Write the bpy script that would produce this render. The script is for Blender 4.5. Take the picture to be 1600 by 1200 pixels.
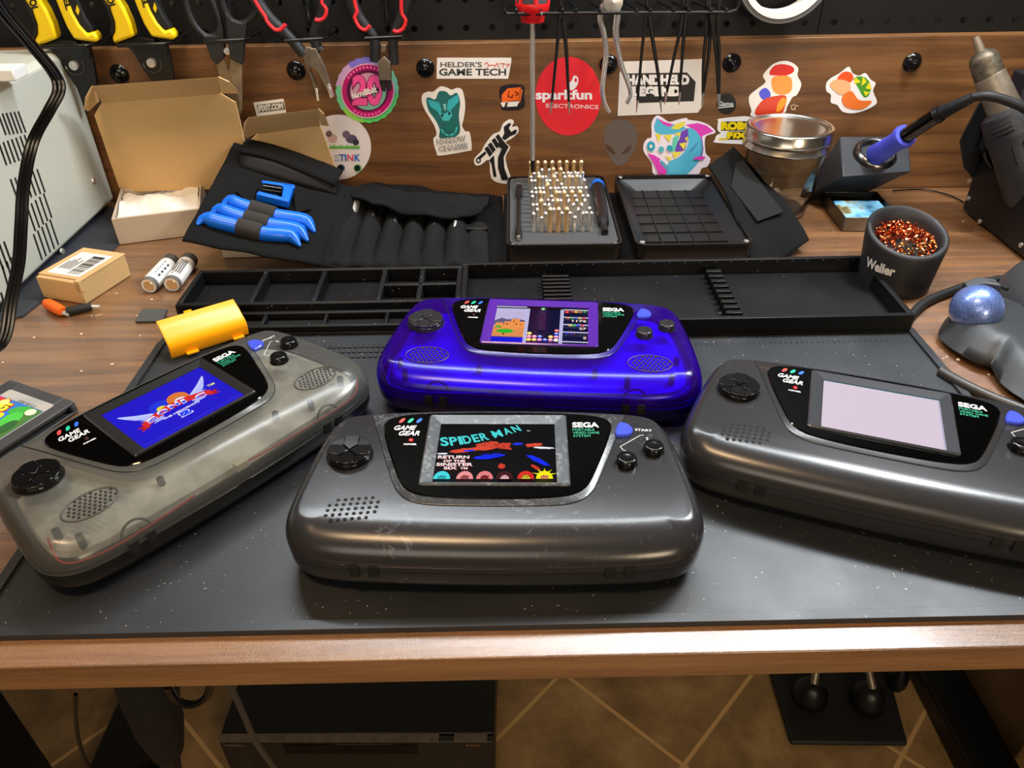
import bpy, bmesh, math, random
from math import sin, cos, pi, radians, sqrt, atan2
from mathutils import Vector, Matrix, noise
random.seed(7)
for o in list(bpy.data.objects):
    bpy.data.objects.remove(o)
scene = bpy.context.scene
COL = scene.collection

# ---------------------------------------------------------------- camera
FPX, PITCH, YAW, ROLL, CAMZ = 1202.09, radians(35.158), radians(.41), radians(-.834), .313
_cp, _sp = cos(PITCH), sin(PITCH)
CF = Vector((sin(YAW)*_cp, cos(YAW)*_cp, -_sp))
_rt = Vector((cos(YAW), -sin(YAW), 0)); _up = _rt.cross(CF)
CR = _rt*cos(ROLL)+_up*sin(ROLL); CU = -_rt*sin(ROLL)+_up*cos(ROLL)
CAM = Vector((0, 0, CAMZ))
cd = bpy.data.cameras.new('camera'); cam = bpy.data.objects.new('camera', cd); COL.objects.link(cam)
cd.sensor_width = 36; cd.lens = FPX/1600*36; cd.clip_start = .01; cd.clip_end = 20
m = Matrix.Identity(4)
for i in range(3):
    m[i][0] = CR[i]; m[i][1] = CU[i]; m[i][2] = -CF[i]
m.translation = CAM
cam.matrix_world = m
scene.camera = cam
# ---------------------------------------------------------------- world, lights, exposure
w = bpy.data.worlds.new('world'); scene.world = w; w.use_nodes = True
w.node_tree.nodes['Background'].inputs[0].default_value = (1.0, .80, .60, 1)
w.node_tree.nodes['Background'].inputs[1].default_value = .07

def area(name, loc, target, sx, sy, power, col):
    ld = bpy.data.lights.new(name, 'AREA'); ld.shape = 'RECTANGLE'; ld.size = sx; ld.size_y = sy
    ld.energy = power; ld.color = col
    o = bpy.data.objects.new(name, ld); COL.objects.link(o); o.location = loc
    d = Vector(target)-Vector(loc)
    o.rotation_euler = d.to_track_quat('-Z', 'Y').to_euler()
    return o
area('led_bar_light', (.16, .67, .60), (.10, .42, 0), 1.05, .03, 6.6, (.90, .96, 1.0))
area('desk_lamp_light', (.46, .64, .62), (.20, .40, 0), .16, .06, 3.8, (.94, .97, 1.0))
area('ceiling_lamp_light', (-.34, -.02, 1.55), (-.2, .45, 0), .50, .16, 13, (1.0, .66, .36))
area('room_light', (-.5, -1.5, 1.15), (0, .6, .05), 1.2, .8, 10, (1.0, .86, .70))
area('floor_fill_light', (.6, -1.1, .35), (.1, .5, -.9), .4, .4, 9, (1.0, .78, .52))  # added fill, not a known lamp; brightens the floor tiles under the desk
scene.view_settings.view_transform = 'Standard'
scene.view_settings.look = 'None'
scene.view_settings.gamma = 1
scene.view_settings.exposure = .22
scene.view_settings.use_curve_mapping = False
scene.cycles.max_bounces = 8
scene.cycles.transparent_max_bounces = 24
scene.cycles.sample_clamp_indirect = 4

# ---------------------------------------------------------------- measuring helpers (pixel of the photo -> point in the room)
def ray(px, py):
    return (CF*FPX+CR*(px-800)-CU*(py-600)).normalized()
def atz(px, py, z):
    d = ray(px, py); return CAM+d*((z-CAM.z)/d.z)
def atY(px, py, Y):
    d = ray(px, py); return CAM+d*(Y/d.y)
def atP(px, py, p0, n):
    d = ray(px, py); return CAM+d*((p0-CAM).dot(n)/d.dot(n))
def lin(c):
    c = c/255.0
    return c/12.92 if c <= .04045 else ((c+.055)/1.055)**2.4
def rgb(r, g=None, b=None):
    if g is None: r, g, b = r
    return (lin(r), lin(g), lin(b), 1)

# ---------------------------------------------------------------- materials
MATS = {}
def mat(name, col, rough=.5, metal=0, spec=.5, coat=0, trans=0, ior=1.45, emit=None, es=1, bump=0, bscale=300, mottle=0, mscale=60, alpha=1, sheen=0):
    if name in MATS: return MATS[name]
    m = bpy.data.materials.new(name); m.use_nodes = True; nt = m.node_tree
    b = nt.nodes['Principled BSDF']; I = b.inputs
    c = rgb(col) if max(col) > 1 else tuple(col)+(1,)
    I['Base Color'].default_value = c; I['Roughness'].default_value = rough; I['Metallic'].default_value = metal
    I['Specular IOR Level'].default_value = spec; I['Coat Weight'].default_value = coat; I['Coat Roughness'].default_value = .08
    I['Transmission Weight'].default_value = trans; I['IOR'].default_value = ior; I['Alpha'].default_value = alpha
    if sheen: I['Sheen Weight'].default_value = sheen
    if emit:
        I['Emission Color'].default_value = rgb(emit) if max(emit) > 1 else tuple(emit)+(1,)
        I['Emission Strength'].default_value = es
    if bump or mottle:
        tc = nt.nodes.new('ShaderNodeTexCoord')
    if bump:
        n = nt.nodes.new('ShaderNodeTexNoise'); n.inputs['Scale'].default_value = bscale; n.inputs['Detail'].default_value = 4
        bp = nt.nodes.new('ShaderNodeBump'); bp.inputs['Strength'].default_value = bump; bp.inputs['Distance'].default_value = .001
        nt.links.new(tc.outputs['Object'], n.inputs['Vector']); nt.links.new(n.outputs[0], bp.inputs['Height']); nt.links.new(bp.outputs[0], I['Normal'])
    if mottle:
        n = nt.nodes.new('ShaderNodeTexNoise'); n.inputs['Scale'].default_value = mscale; n.inputs['Detail'].default_value = 6
        r = nt.nodes.new('ShaderNodeValToRGB')
        r.color_ramp.elements[0].position = .35; r.color_ramp.elements[1].position = .68
        r.color_ramp.elements[0].color = tuple(x*(1-mottle) for x in c[:3])+(1,)
        r.color_ramp.elements[1].color = tuple(min(1, x*(1+mottle)) for x in c[:3])+(1,)
        nt.links.new(tc.outputs['Object'], n.inputs['Vector']); nt.links.new(n.outputs[0], r.inputs[0]); nt.links.new(r.outputs[0], I['Base Color'])
    MATS[name] = m
    return m
def ramp(nt, stops):
    r = nt.nodes.new('ShaderNodeValToRGB'); e = r.color_ramp.elements
    while len(e) < len(stops): e.new(.5)
    for i, (p, c) in enumerate(stops):
        e[i].position = p; e[i].color = rgb(c)
    return r
def wood(name, dark, mid, light, rough=.35, bump=.12, coat=0, spec=.5):
    m = bpy.data.materials.new(name); m.use_nodes = True; nt = m.node_tree; L = nt.links
    b = nt.nodes['Principled BSDF']; tc = nt.nodes.new('ShaderNodeTexCoord')
    mp = nt.nodes.new('ShaderNodeMapping'); mp.inputs['Scale'].default_value = (2.0, 34, 34)
    L.new(tc.outputs['Object'], mp.inputs[0])
    n = nt.nodes.new('ShaderNodeTexNoise'); n.inputs['Scale'].default_value = 2.2; n.inputs['Detail'].default_value = 8; n.inputs['Distortion'].default_value = .7
    L.new(mp.outputs[0], n.inputs['Vector'])
    mp2 = nt.nodes.new('ShaderNodeMapping'); mp2.inputs['Scale'].default_value = (14, 420, 420)
    L.new(tc.outputs['Object'], mp2.inputs[0])
    n2 = nt.nodes.new('ShaderNodeTexNoise'); n2.inputs['Scale'].default_value = 2; n2.inputs['Detail'].default_value = 3
    L.new(mp2.outputs[0], n2.inputs['Vector'])
    mx = nt.nodes.new('ShaderNodeMix'); mx.data_type = 'FLOAT'; mx.inputs[0].default_value = .28
    L.new(n.outputs[0], mx.inputs[2]); L.new(n2.outputs[0], mx.inputs[3])
    r = ramp(nt, [(.34, dark), (.5, mid), (.66, light)])
    L.new(mx.outputs[0], r.inputs[0]); L.new(r.outputs[0], b.inputs['Base Color'])
    b.inputs['Roughness'].default_value = rough; b.inputs['Coat Weight'].default_value = coat; b.inputs['Coat Roughness'].default_value = .2; b.inputs['Specular IOR Level'].default_value = spec
    n3 = nt.nodes.new('ShaderNodeTexNoise'); n3.inputs['Scale'].default_value = 1900; n3.inputs['Detail'].default_value = 2
    L.new(tc.outputs['Object'], n3.inputs['Vector'])
    bp = nt.nodes.new('ShaderNodeBump'); bp.inputs['Strength'].default_value = bump; bp.inputs['Distance'].default_value = .0006
    L.new(n3.outputs[0], bp.inputs['Height']); L.new(bp.outputs[0], b.inputs['Normal'])
    MATS[name] = m
    return m
def scuffed(name, col, scuff, rough=.38, amount=.62, spec=.5, clear=0):
    """moulded plastic with pale scratches and worn specks; clear > 0 mixes in tinted see-through"""
    m = bpy.data.materials.new(name); m.use_nodes = True; nt = m.node_tree; L = nt.links
    b = nt.nodes['Principled BSDF']; tc = nt.nodes.new('ShaderNodeTexCoord')
    n = nt.nodes.new('ShaderNodeTexNoise'); n.inputs['Scale'].default_value = 160; n.inputs['Detail'].default_value = 9; n.inputs['Roughness'].default_value = .75; n.inputs['Distortion'].default_value = 1.2
    n0 = nt.nodes.new('ShaderNodeTexNoise'); n0.inputs['Scale'].default_value = 28; n0.inputs['Detail'].default_value = 3
    L.new(tc.outputs['Object'], n.inputs['Vector']); L.new(tc.outputs['Object'], n0.inputs['Vector'])
    ad = nt.nodes.new('ShaderNodeMath'); ad.operation = 'MULTIPLY_ADD'; ad.inputs[1].default_value = .35
    L.new(n0.outputs[0], ad.inputs[0]); L.new(n.outputs[0], ad.inputs[2])
    r = ramp(nt, [(amount+.16, col), (amount+.30, scuff)])
    L.new(ad.outputs[0], r.inputs[0]); L.new(r.outputs[0], b.inputs['Base Color'])
    b.inputs['Roughness'].default_value = rough; b.inputs['Specular IOR Level'].default_value = spec
    n3 = nt.nodes.new('ShaderNodeTexNoise'); n3.inputs['Scale'].default_value = 1500
    L.new(tc.outputs['Object'], n3.inputs['Vector'])
    bp = nt.nodes.new('ShaderNodeBump'); bp.inputs['Strength'].default_value = .06; bp.inputs['Distance'].default_value = .0003
    L.new(n3.outputs[0], bp.inputs['Height']); L.new(bp.outputs[0], b.inputs['Normal'])
    MATS[name] = m
    return m
def clearplastic(name, col, tint, fac, rough=.3, glow=0):
    m = bpy.data.materials.new(name); m.use_nodes = True; nt = m.node_tree; L = nt.links
    b = nt.nodes['Principled BSDF']; b.inputs['Base Color'].default_value = rgb(col); b.inputs['Roughness'].default_value = rough
    b.inputs['Coat Weight'].default_value = .4; b.inputs['Coat Roughness'].default_value = .2
    if glow:
        b.inputs['Subsurface Weight'].default_value = .6; b.inputs['Subsurface Radius'].default_value = (.004, .004, .02); b.inputs['Subsurface Scale'].default_value = 1
    t = nt.nodes.new('ShaderNodeBsdfTransparent'); t.inputs[0].default_value = rgb(tint)
    mx = nt.nodes.new('ShaderNodeMixShader'); mx.inputs[0].default_value = fac
    L.new(t.outputs[0], mx.inputs[1]); L.new(b.outputs[0], mx.inputs[2])
    L.new(mx.outputs[0], nt.nodes['Material Output'].inputs[0])
    MATS[name] = m
    return m
def ink(col, rough=.45, es=0):
    k = 'ink_%02x%02x%02x_%d_%d' % (int(col[0]), int(col[1]), int(col[2]), int(rough*100), int(es*100))
    if es:
        return mat(k, (0, 0, 0), .12, spec=.25, emit=col, es=es)
    return mat(k, col, rough)

wood('walnut_laminate', (88, 58, 32), (118, 80, 47), (140, 100, 62), rough=.20, bump=.8, spec=1.0, coat=1.0)
wood('walnut_backboard', (78, 50, 26), (106, 70, 38), (126, 88, 50), rough=.42, bump=.2)
mat('silicone', (23, 27, 32), .36, spec=.8, bump=.06, bscale=1600)
mat('silicone_tray', (9, 10, 12), .48, spec=.35, bump=.06, bscale=1600)
mat('black_plastic', (13, 13, 14), .38)
mat('black_gloss', (3, 3, 3), .07, spec=.4)
mat('button_black', (14, 14, 15), .14)
mat('button_metallic', (62, 62, 66), .2, metal=.6)
mat('black_metal', (16, 16, 17), .35, spec=.4)
mat('pegboard_metal', (7, 7, 7), .6, spec=.35)
mat('black_rubber', (18, 19, 20), .6)
mat('dark_void', (5, 5, 5), .8)
mat('fabric_black', (16, 17, 18), .95, bump=.7, bscale=1400, mottle=.15, mscale=25, spec=.2)
mat('fabric_pocket', (21, 22, 23), .92, bump=.6, bscale=1200, mottle=.14, mscale=30, spec=.2)
mat('cardboard', (194, 160, 110), .85, bump=.25, bscale=500, mottle=.08, mscale=12)
mat('cardboard_edge', (205, 172, 120), .9)
mat('card_white', (176, 160, 142), .85)
mat('padding', (222, 216, 204), .55, bump=.5, bscale=120)
mat('steel', (200, 198, 194), .30, metal=.75)
mat('steel_worn', (128, 116, 100), .4, metal=.6, mottle=.2, mscale=90)
mat('chrome', (228, 226, 222), .16, metal=.8)
mat('gold', (232, 200, 150), .24, metal=.75)
mat('wire_black', (14, 14, 15), .25)
mat('grey_paint', (186, 189, 178), .45, bump=.1, bscale=900)
mat('white_plastic', (225, 225, 222), .4)
mat('yellow_plastic', (240, 206, 8), .4)
mat('red_plastic', (205, 22, 28), .35)
mat('red_accent', (226, 42, 52), .45)
mat('blue_plastic', (14, 100, 214), .3)
mat('blue_button', (60, 76, 196), .25)
mat('blue_grip', (66, 74, 196), .5, bump=.3, bscale=400)
mat('orange_plastic', (255, 168, 14), .28)
mat('orange_sleeve', (224, 96, 16), .45)
mat('handle_dark', (30, 31, 34), .5, bump=.4, bscale=700)
mat('glass', (235, 240, 240), .02, trans=1, ior=1.45)
mat('copper', (206, 100, 58), .22, metal=1)
mat('brass', (196, 156, 104), .25, metal=1)

def lint(name, density=.70, scale=520, col=(150, 152, 156)):
    """adds pale dust flecks to an existing material"""
    m = MATS[name]; nt = m.node_tree; b = nt.nodes['Principled BSDF']; base = tuple(b.inputs['Base Color'].default_value)
    tc = nt.nodes.new('ShaderNodeTexCoord'); n = nt.nodes.new('ShaderNodeTexNoise'); n.inputs['Scale'].default_value = scale; n.inputs['Detail'].default_value = 1
    n2 = nt.nodes.new('ShaderNodeTexNoise'); n2.inputs['Scale'].default_value = 14; n2.inputs['Detail'].default_value = 5
    nt.links.new(tc.outputs['Object'], n.inputs['Vector']); nt.links.new(tc.outputs['Object'], n2.inputs['Vector'])
    ma = nt.nodes.new('ShaderNodeMath'); ma.operation = 'MULTIPLY_ADD'; ma.inputs[1].default_value = .22
    nt.links.new(n2.outputs[0], ma.inputs[0]); nt.links.new(n.outputs[0], ma.inputs[2])
    r = nt.nodes.new('ShaderNodeValToRGB'); r.color_ramp.elements[0].position = density+.165; r.color_ramp.elements[1].position = density+.22
    r.color_ramp.elements[0].color = base; r.color_ramp.elements[1].color = rgb(col)
    nt.links.new(ma.outputs[0], r.inputs[0]); nt.links.new(r.outputs[0], b.inputs['Base Color'])
    r2 = nt.nodes.new('ShaderNodeValToRGB'); r2.color_ramp.elements[0].position = .35; r2.color_ramp.elements[1].position = .7
    r2.color_ramp.elements[0].color = (.40,)*3+(1,); r2.color_ramp.elements[1].color = (.54,)*3+(1,)
    nt.links.new(n2.outputs[0], r2.inputs[0]); nt.links.new(r2.outputs[0], b.inputs['Roughness'])
lint('silicone')
lint('silicone_tray', .72)

# ---------------------------------------------------------------- mesh builder
class MB:
    def __init__(s):
        s.v = []; s.f = []; s.m = []
    def add(s, vs, fs, mi=0, M=None):
        k = len(s.v)
        s.v += [tuple(M @ Vector(p)) if M is not None else tuple(p) for p in vs]
        for f in fs:
            s.f.append([i+k for i in f]); s.m.append(mi)
        return s
    def box(s, x0, x1, y0, y1, z0, z1, mi=0, M=None):
        vs = [(x, y, z) for z in (z0, z1) for y in (y0, y1) for x in (x0, x1)]
        return s.add(vs, [(0, 2, 3, 1), (4, 5, 7, 6), (0, 1, 5, 4), (2, 6, 7, 3), (0, 4, 6, 2), (1, 3, 7, 5)], mi, M)
    def prism(s, poly, z0, z1, mi=0, M=None):
        n = len(poly)
        vs = [(p[0], p[1], z0) for p in poly]+[(p[0], p[1], z1) for p in poly]
        return s.add(vs, [list(range(n))[::-1], list(range(n, 2*n))]+[(i, (i+1) % n, n+(i+1) % n, n+i) for i in range(n)], mi, M)
    def slab(s, pts3, off, mi=0):
        """polygon of 3-D points given thickness along the vector off"""
        n = len(pts3); off = Vector(off)
        vs = [Vector(p) for p in pts3]+[Vector(p)+off for p in pts3]
        return s.add(vs, [list(range(n))[::-1], list(range(n, 2*n))]+[(i, (i+1) % n, n+(i+1) % n, n+i) for i in range(n)], mi)
    def loft(s, rings, mi=0, cap0=True, cap1=True, closed=True, M=None):
        n = len(rings[0]); vs = [p for r in rings for p in r]; fs = []
        for k in range(len(rings)-1):
            for i in range(n if closed else n-1):
                j = (i+1) % n
                fs.append((k*n+i, k*n+j, (k+1)*n+j, (k+1)*n+i))
        if cap0: fs.append(list(range(n))[::-1])
        if cap1: fs.append([(len(rings)-1)*n+i for i in range(n)])
        return s.add(vs, fs, mi, M)
    def lathe(s, prof, n=28, mi=0, M=None, cap0=True, cap1=True):
        return s.loft([[(r*cos(2*pi*i/n), r*sin(2*pi*i/n), z) for i in range(n)] for r, z in prof], mi, cap0, cap1, True, M)
    def tube(s, pts, r, n=8, mi=0, cap=True, flat=1.0, up=None):
        pts = [Vector(p) for p in pts]; rings = []
        rr = r if isinstance(r, (list, tuple)) else [r]*len(pts)
        prev = None
        for i, p in enumerate(pts):
            t = (pts[min(i+1, len(pts)-1)]-pts[max(i-1, 0)]).normalized()
            if prev is None:
                a = Vector(up) if up else Vector((0, 0, 1))
                if abs(t.dot(a)) > .95: a = Vector((0, 1, 0)) if abs(t.y) < .9 else Vector((1, 0, 0))
            else: a = prev
            x = (a-t*a.dot(t)).normalized(); y = t.cross(x); prev = x
            rings.append([p+x*cos(2*pi*k/n)*rr[i]*flat+y*sin(2*pi*k/n)*rr[i] for k in range(n)])
        return s.loft(rings, mi, cap, cap)
    def grid(s, P, mi=0):
        h = len(P); w = len(P[0])
        return s.add([p for r in P for p in r], [(a*w+b, a*w+b+1, (a+1)*w+b+1, (a+1)*w+b) for a in range(h-1) for b in range(w-1)], mi)
    def build(s, name, mats, parent=None, bevel=0, seg=2, ang=38, solid=0, world=False, subsurf=0, flat=False, recalc=True, loc=None):
        if not isinstance(mats, (list, tuple)): mats = [mats]
        vs = s.v
        org = Vector((0, 0, 0))
        if parent is not None and world:
            inv = parent.matrix_basis.inverted()
            vs = [tuple(inv @ Vector(p)) for p in vs]
        if loc is not None:
            org = Vector(loc); vs = [tuple(Vector(p)-org) for p in vs]
        me = bpy.data.meshes.new(name); me.from_pydata(vs, [], s.f)
        for x in mats: me.materials.append(MATS[x] if isinstance(x, str) else x)
        me.polygons.foreach_set('material_index', s.m)
        me.update()
        if recalc:
            bm = bmesh.new(); bm.from_mesh(me); bmesh.ops.recalc_face_normals(bm, faces=bm.faces); bm.to_mesh(me); bm.free()
        if not flat:
            me.polygons.foreach_set('use_smooth', [True]*len(me.polygons))
            me.set_sharp_from_angle(angle=radians(ang))
        o = bpy.data.objects.new(name, me); COL.objects.link(o)
        o.location = org
        if parent is not None: o.parent = parent
        if solid:
            md = o.modifiers.new('thickness', 'SOLIDIFY'); md.thickness = solid; md.offset = -1
        if bevel:
            md = o.modifiers.new('bevel', 'BEVEL'); md.width = bevel; md.segments = seg; md.limit_method = 'ANGLE'; md.angle_limit = radians(32)
        if subsurf:
            md = o.modifiers.new('smooth', 'SUBSURF'); md.levels = subsurf; md.render_levels = subsurf
        return o
def tag(o, label=None, cat=None, group=None, kind=None):
    if label: o['label'] = label
    if cat: o['category'] = cat
    if group: o['group'] = group
    if kind: o['kind'] = kind
    return o
def thing(name, label, cat, loc=(0, 0, 0), rz=0, group=None):
    o = bpy.data.objects.new(name, None); COL.objects.link(o)
    o.empty_display_size = .01
    o.matrix_basis = Matrix.Translation(Vector(loc)) @ Matrix.Rotation(rz, 4, 'Z')
    return tag(o, label, cat, group)
def copy_tree(o, parent=None):
    c = o.copy(); COL.objects.link(c)
    if parent is not None: c.parent = parent
    for ch in list(o.children): copy_tree(ch, c)
    return c
def RX(a): return Matrix.Rotation(a, 4, 'X')
def RY(a): return Matrix.Rotation(a, 4, 'Y')
def RZ(a): return Matrix.Rotation(a, 4, 'Z')
def T(x, y=None, z=None):
    return Matrix.Translation(Vector(x) if y is None else Vector((x, y, z)))
def along(p, q):
    """frame whose +Z runs from p towards q"""
    d = Vector(q)-Vector(p)
    return T(Vector(p)) @ d.to_track_quat('Z', 'Y').to_matrix().to_4x4()
def smooth_path(pts, k=6, closed=False):
    P = [Vector(p) for p in pts]; n = len(P); out = []
    rng = range(n) if closed else range(n-1)
    for i in rng:
        a, b, c, d = (P[(i-1) % n], P[i], P[(i+1) % n], P[(i+2) % n]) if closed else (P[max(i-1, 0)], P[i], P[i+1], P[min(i+2, n-1)])
        for j in range(k):
            t = j/k
            out.append(.5*((2*b)+(c-a)*t+(2*a-5*b+4*c-d)*t*t+(3*b-a-3*c+d)*t**3))
    if not closed: out.append(P[-1])
    return out
def rrect(x0, x1, y0, y1, r, k=5):
    out = []
    for cx, cy, a in ((x1-r, y1-r, 0), (x0+r, y1-r, 90), (x0+r, y0+r, 180), (x1-r, y0+r, 270)):
        for i in range(k+1):
            t = radians(a+90*i/k); out.append((cx+r*cos(t), cy+r*sin(t)))
    return out

# ---------------------------------------------------------------- flat printed artwork
_TC = {}
def text_mesh(s, bold):
    if (s, bold) in _TC: return _TC[(s, bold)]
    cu = bpy.data.curves.new('t', 'FONT'); cu.body = s; cu.offset = bold; cu.resolution_u = 3
    ob = bpy.data.objects.new('t', cu); COL.objects.link(ob)
    dg = bpy.context.evaluated_depsgraph_get()
    me = bpy.data.meshes.new_from_object(ob.evaluated_get(dg))
    vs = [(v.co.x, v.co.y) for v in me.vertices]; fs = [list(p.vertices) for p in me.polygons]
    bpy.data.objects.remove(ob); bpy.data.curves.remove(cu); bpy.data.meshes.remove(me)
    x0 = min(v[0] for v in vs); x1 = max(v[0] for v in vs); y0 = min(v[1] for v in vs); y1 = max(v[1] for v in vs)
    vs = [((x-x0)/(x1-x0), (y-y0)/(y1-y0)) for x, y in vs]
    _TC[(s, bold)] = (vs, fs)
    return vs, fs
class Art:
    def __init__(s, fn, flip=False, rough=.4, es=0):
        s.fn = fn; s.mb = MB(); s.cols = []; s.L = 0; s.flip = flip; s.rough = rough; s.es = es
    def _c(s, col):
        k = tuple(col)
        if k not in s.cols: s.cols.append(k)
        return s.cols.index(k)
    def raw(s, vs, fs, col):
        s.L += 1
        s.mb.add([s.fn(u, v, s.L) for u, v in vs], fs, s._c(col))
    def poly(s, pts, col): s.raw(pts, [list(range(len(pts)))], col)
    def rect(s, x0, y0, x1, y1, col): s.poly([(x0, y0), (x1, y0), (x1, y1), (x0, y1)], col)
    def ell(s, cx, cy, rx, ry, col, n=28, rot=0, a0=0, a1=360):
        c, q = cos(rot), sin(rot); P = []
        for i in range(n):
            t = radians(a0+(a1-a0)*i/(n if a1-a0 >= 360 else n-1)); x, y = rx*cos(t), ry*sin(t)
            P.append((cx+x*c-y*q, cy+x*q+y*c))
        s.poly(P, col)
    def blob(s, pts, col, k=5):
        s.poly([(p.x, p.y) for p in smooth_path([(a, b, 0) for a, b in pts], k, True)], col)
    def line(s, pts, w, col):
        vs = []; fs = []
        for (x0, y0), (x1, y1) in zip(pts, pts[1:]):
            d = Vector((x1-x0, y1-y0)).normalized()*w/2; k = len(vs)
            ex, ey = d.x*.6, d.y*.6
            vs += [(x0-d.y-ex, y0+d.x-ey), (x0+d.y-ex, y0-d.x-ey), (x1+d.y+ex, y1-d.x+ey), (x1-d.y+ex, y1+d.x+ey)]
            fs.append((k, k+1, k+2, k+3))
        s.raw(vs, fs, col)
    def text(s, t, x, y, w, h, col, shear=0, ang=0, bold=0):
        """bounding box w x h, lower-left corner at x, y"""
        vs, fs = text_mesh(t, bold); c, q = cos(ang), sin(ang); f = -1 if s.flip else 1; out = []
        for a, b in vs:
            u = a*w+b*h*shear; v = b*h
            out.append((x+u*c-v*q, y+f*(u*q+v*c)))
        s.raw(out, fs, col)
    def build(s, name, parent=None, base=None, **k):
        return s.mb.build(name, [ink(c, s.rough, s.es) for c in s.cols], parent, flat=True, recalc=False, **k)

# ================================================================ SETTING
FLOOR_Z = -.93
BY = .80          # front face of the wooden back board
BTOP = .1545      # its top edge

def floor_mat():
    m = bpy.data.materials.new('floor_tile'); m.use_nodes = True; nt = m.node_tree; L = nt.links
    b = nt.nodes['Principled BSDF']; tc = nt.nodes.new('ShaderNodeTexCoord')
    mp = nt.nodes.new('ShaderNodeMapping'); mp.inputs['Rotation'].default_value = (0, 0, radians(FROT)); mp.inputs['Location'].default_value = FLOC
    L.new(tc.outputs['Object'], mp.inputs[0])
    br = nt.nodes.new('ShaderNodeTexBrick'); br.offset = 0; br.squash = 1
    br.inputs['Scale'].default_value = 1; br.inputs['Brick Width'].default_value = TILE; br.inputs['Row Height'].default_value = TILE
    br.inputs['Mortar Size'].default_value = .004; br.inputs['Mortar Smooth'].default_value = .3
    L.new(mp.outputs[0], br.inputs['Vector'])
    n = nt.nodes.new('ShaderNodeTexNoise'); n.inputs['Scale'].default_value = 9; n.inputs['Detail'].default_value = 7; n.inputs['Roughness'].default_value = .65
    L.new(tc.outputs['Object'], n.inputs['Vector'])
    r = ramp(nt, [(.35, (118, 90, 56)), (.55, (156, 122, 78)), (.7, (180, 146, 98))])
    L.new(n.outputs[0], r.inputs[0]); L.new(r.outputs[0], br.inputs['Color1']); L.new(r.outputs[0], br.inputs['Color2'])
    br.inputs['Mortar'].default_value = rgb(206, 164, 108)
    L.new(br.outputs['Color'], b.inputs['Base Color']); b.inputs['Roughness'].default_value = .45
    MATS['floor_tile'] = m
# two grout crossings of the photo, at floor height
_i1 = atz(1068, 1196, FLOOR_Z); _i2 = atz(1410, 1180, FLOOR_Z); _d = (_i2-_i1)
TILE = _d.length/sqrt(2); FROT = -(math.degrees(atan2(_d.y, _d.x))+45)
_a = radians(FROT); FLOC = (-(_i1.x*cos(_a)-_i1.y*sin(_a)), -(_i1.x*sin(_a)+_i1.y*cos(_a)), 0)
floor_mat()
tag(MB().box(-2.5, 2.5, -1.2, 1.6, FLOOR_Z-.05, FLOOR_Z).build('floor', 'floor_tile'), kind='structure')
mat('wall_paint', (168, 172, 168), .8, bump=.1)
tag(MB().box(-2.5, 2.5, .845, .95, FLOOR_Z, 2.2).build('wall_back', 'wall_paint'), kind='structure')

# ---- desk
desk = thing('desk', 'dark walnut laminate workbench desk with black steel legs', 'desk', (0, .5, FLOOR_Z))
DF = .2215
MB().box(-.90, .95, DF, .838, -.018, 0).build('desktop', 'walnut_laminate', desk, bevel=.0008, world=True)
MB().box(-.88, .93, DF+.010, .82, -.024, -.0185).build('underframe', 'black_metal', desk, world=True)
def leg(sx, x):
    l = MB()
    l.box(x-.03, x+.03, .47, .55, FLOOR_Z+.028, -.025)
    l.build('leg', 'black_metal', desk, bevel=.003, world=True)
    MB().box(x-.04, x+.04, .12, .83, FLOOR_Z+.0005, FLOOR_Z+.045).build('foot_beam', 'black_metal', desk, bevel=.004, world=True)
XR = atz(1470, 1075, FLOOR_Z+.045).x+.02
XL = atz(205, 1130, FLOOR_Z+.045).x
leg(1, XR); leg(-1, XL)
MB().tube([(XR+.01, .34, FLOOR_Z+.06), (XR+.33, .26, FLOOR_Z+.30)], .022, 4).build('brace', 'black_metal', desk, world=True)
MB().tube([(XL-.01, .5, FLOOR_Z+.10), (XL-.40, .25, FLOOR_Z+.20)], .022, 4).build('brace', 'black_metal', desk, world=True)

# ---- back board with its black screw knobs
bb = MB().box(-.90, .95, BY, BY+.013, 0.0005, BTOP).build('back_board', 'walnut_backboard', bevel=.0006)
tag(bb, 'long brown walnut board standing upright along the back of the desk', 'board')
for i, (px, py, r, where) in enumerate([(187, 115, 13, 'left of the second yellow snips pivot'), (463, 110, 13, 'beside the needle nose plier jaws'),
        (665, 106, 13, 'left of the white name sticker'), (951, 100, 13, 'behind the steel pliers'), (1143, 98, 13, 'right of the tweezers'),
        (1425, 97, 14, 'alone at the right of the board')]):
    p = atY(px, py, BY)
    M = T(p) @ RX(pi/2) @ RZ(.3)
    k = MB().lathe([(0, -.0002), (.0088, 0), (.0092, .0012), (.0085, .0025), (.006, .0042), (.004, .005), (.0035, .0078), (.002, .009), (0, .0092)], 24, 0, M, False, False).build('screw_cap', 'button_black', loc=p)
    tag(k, 'round black screw cap on the wooden board, '+where, 'screw cap', 'black screw caps on the board')

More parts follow.
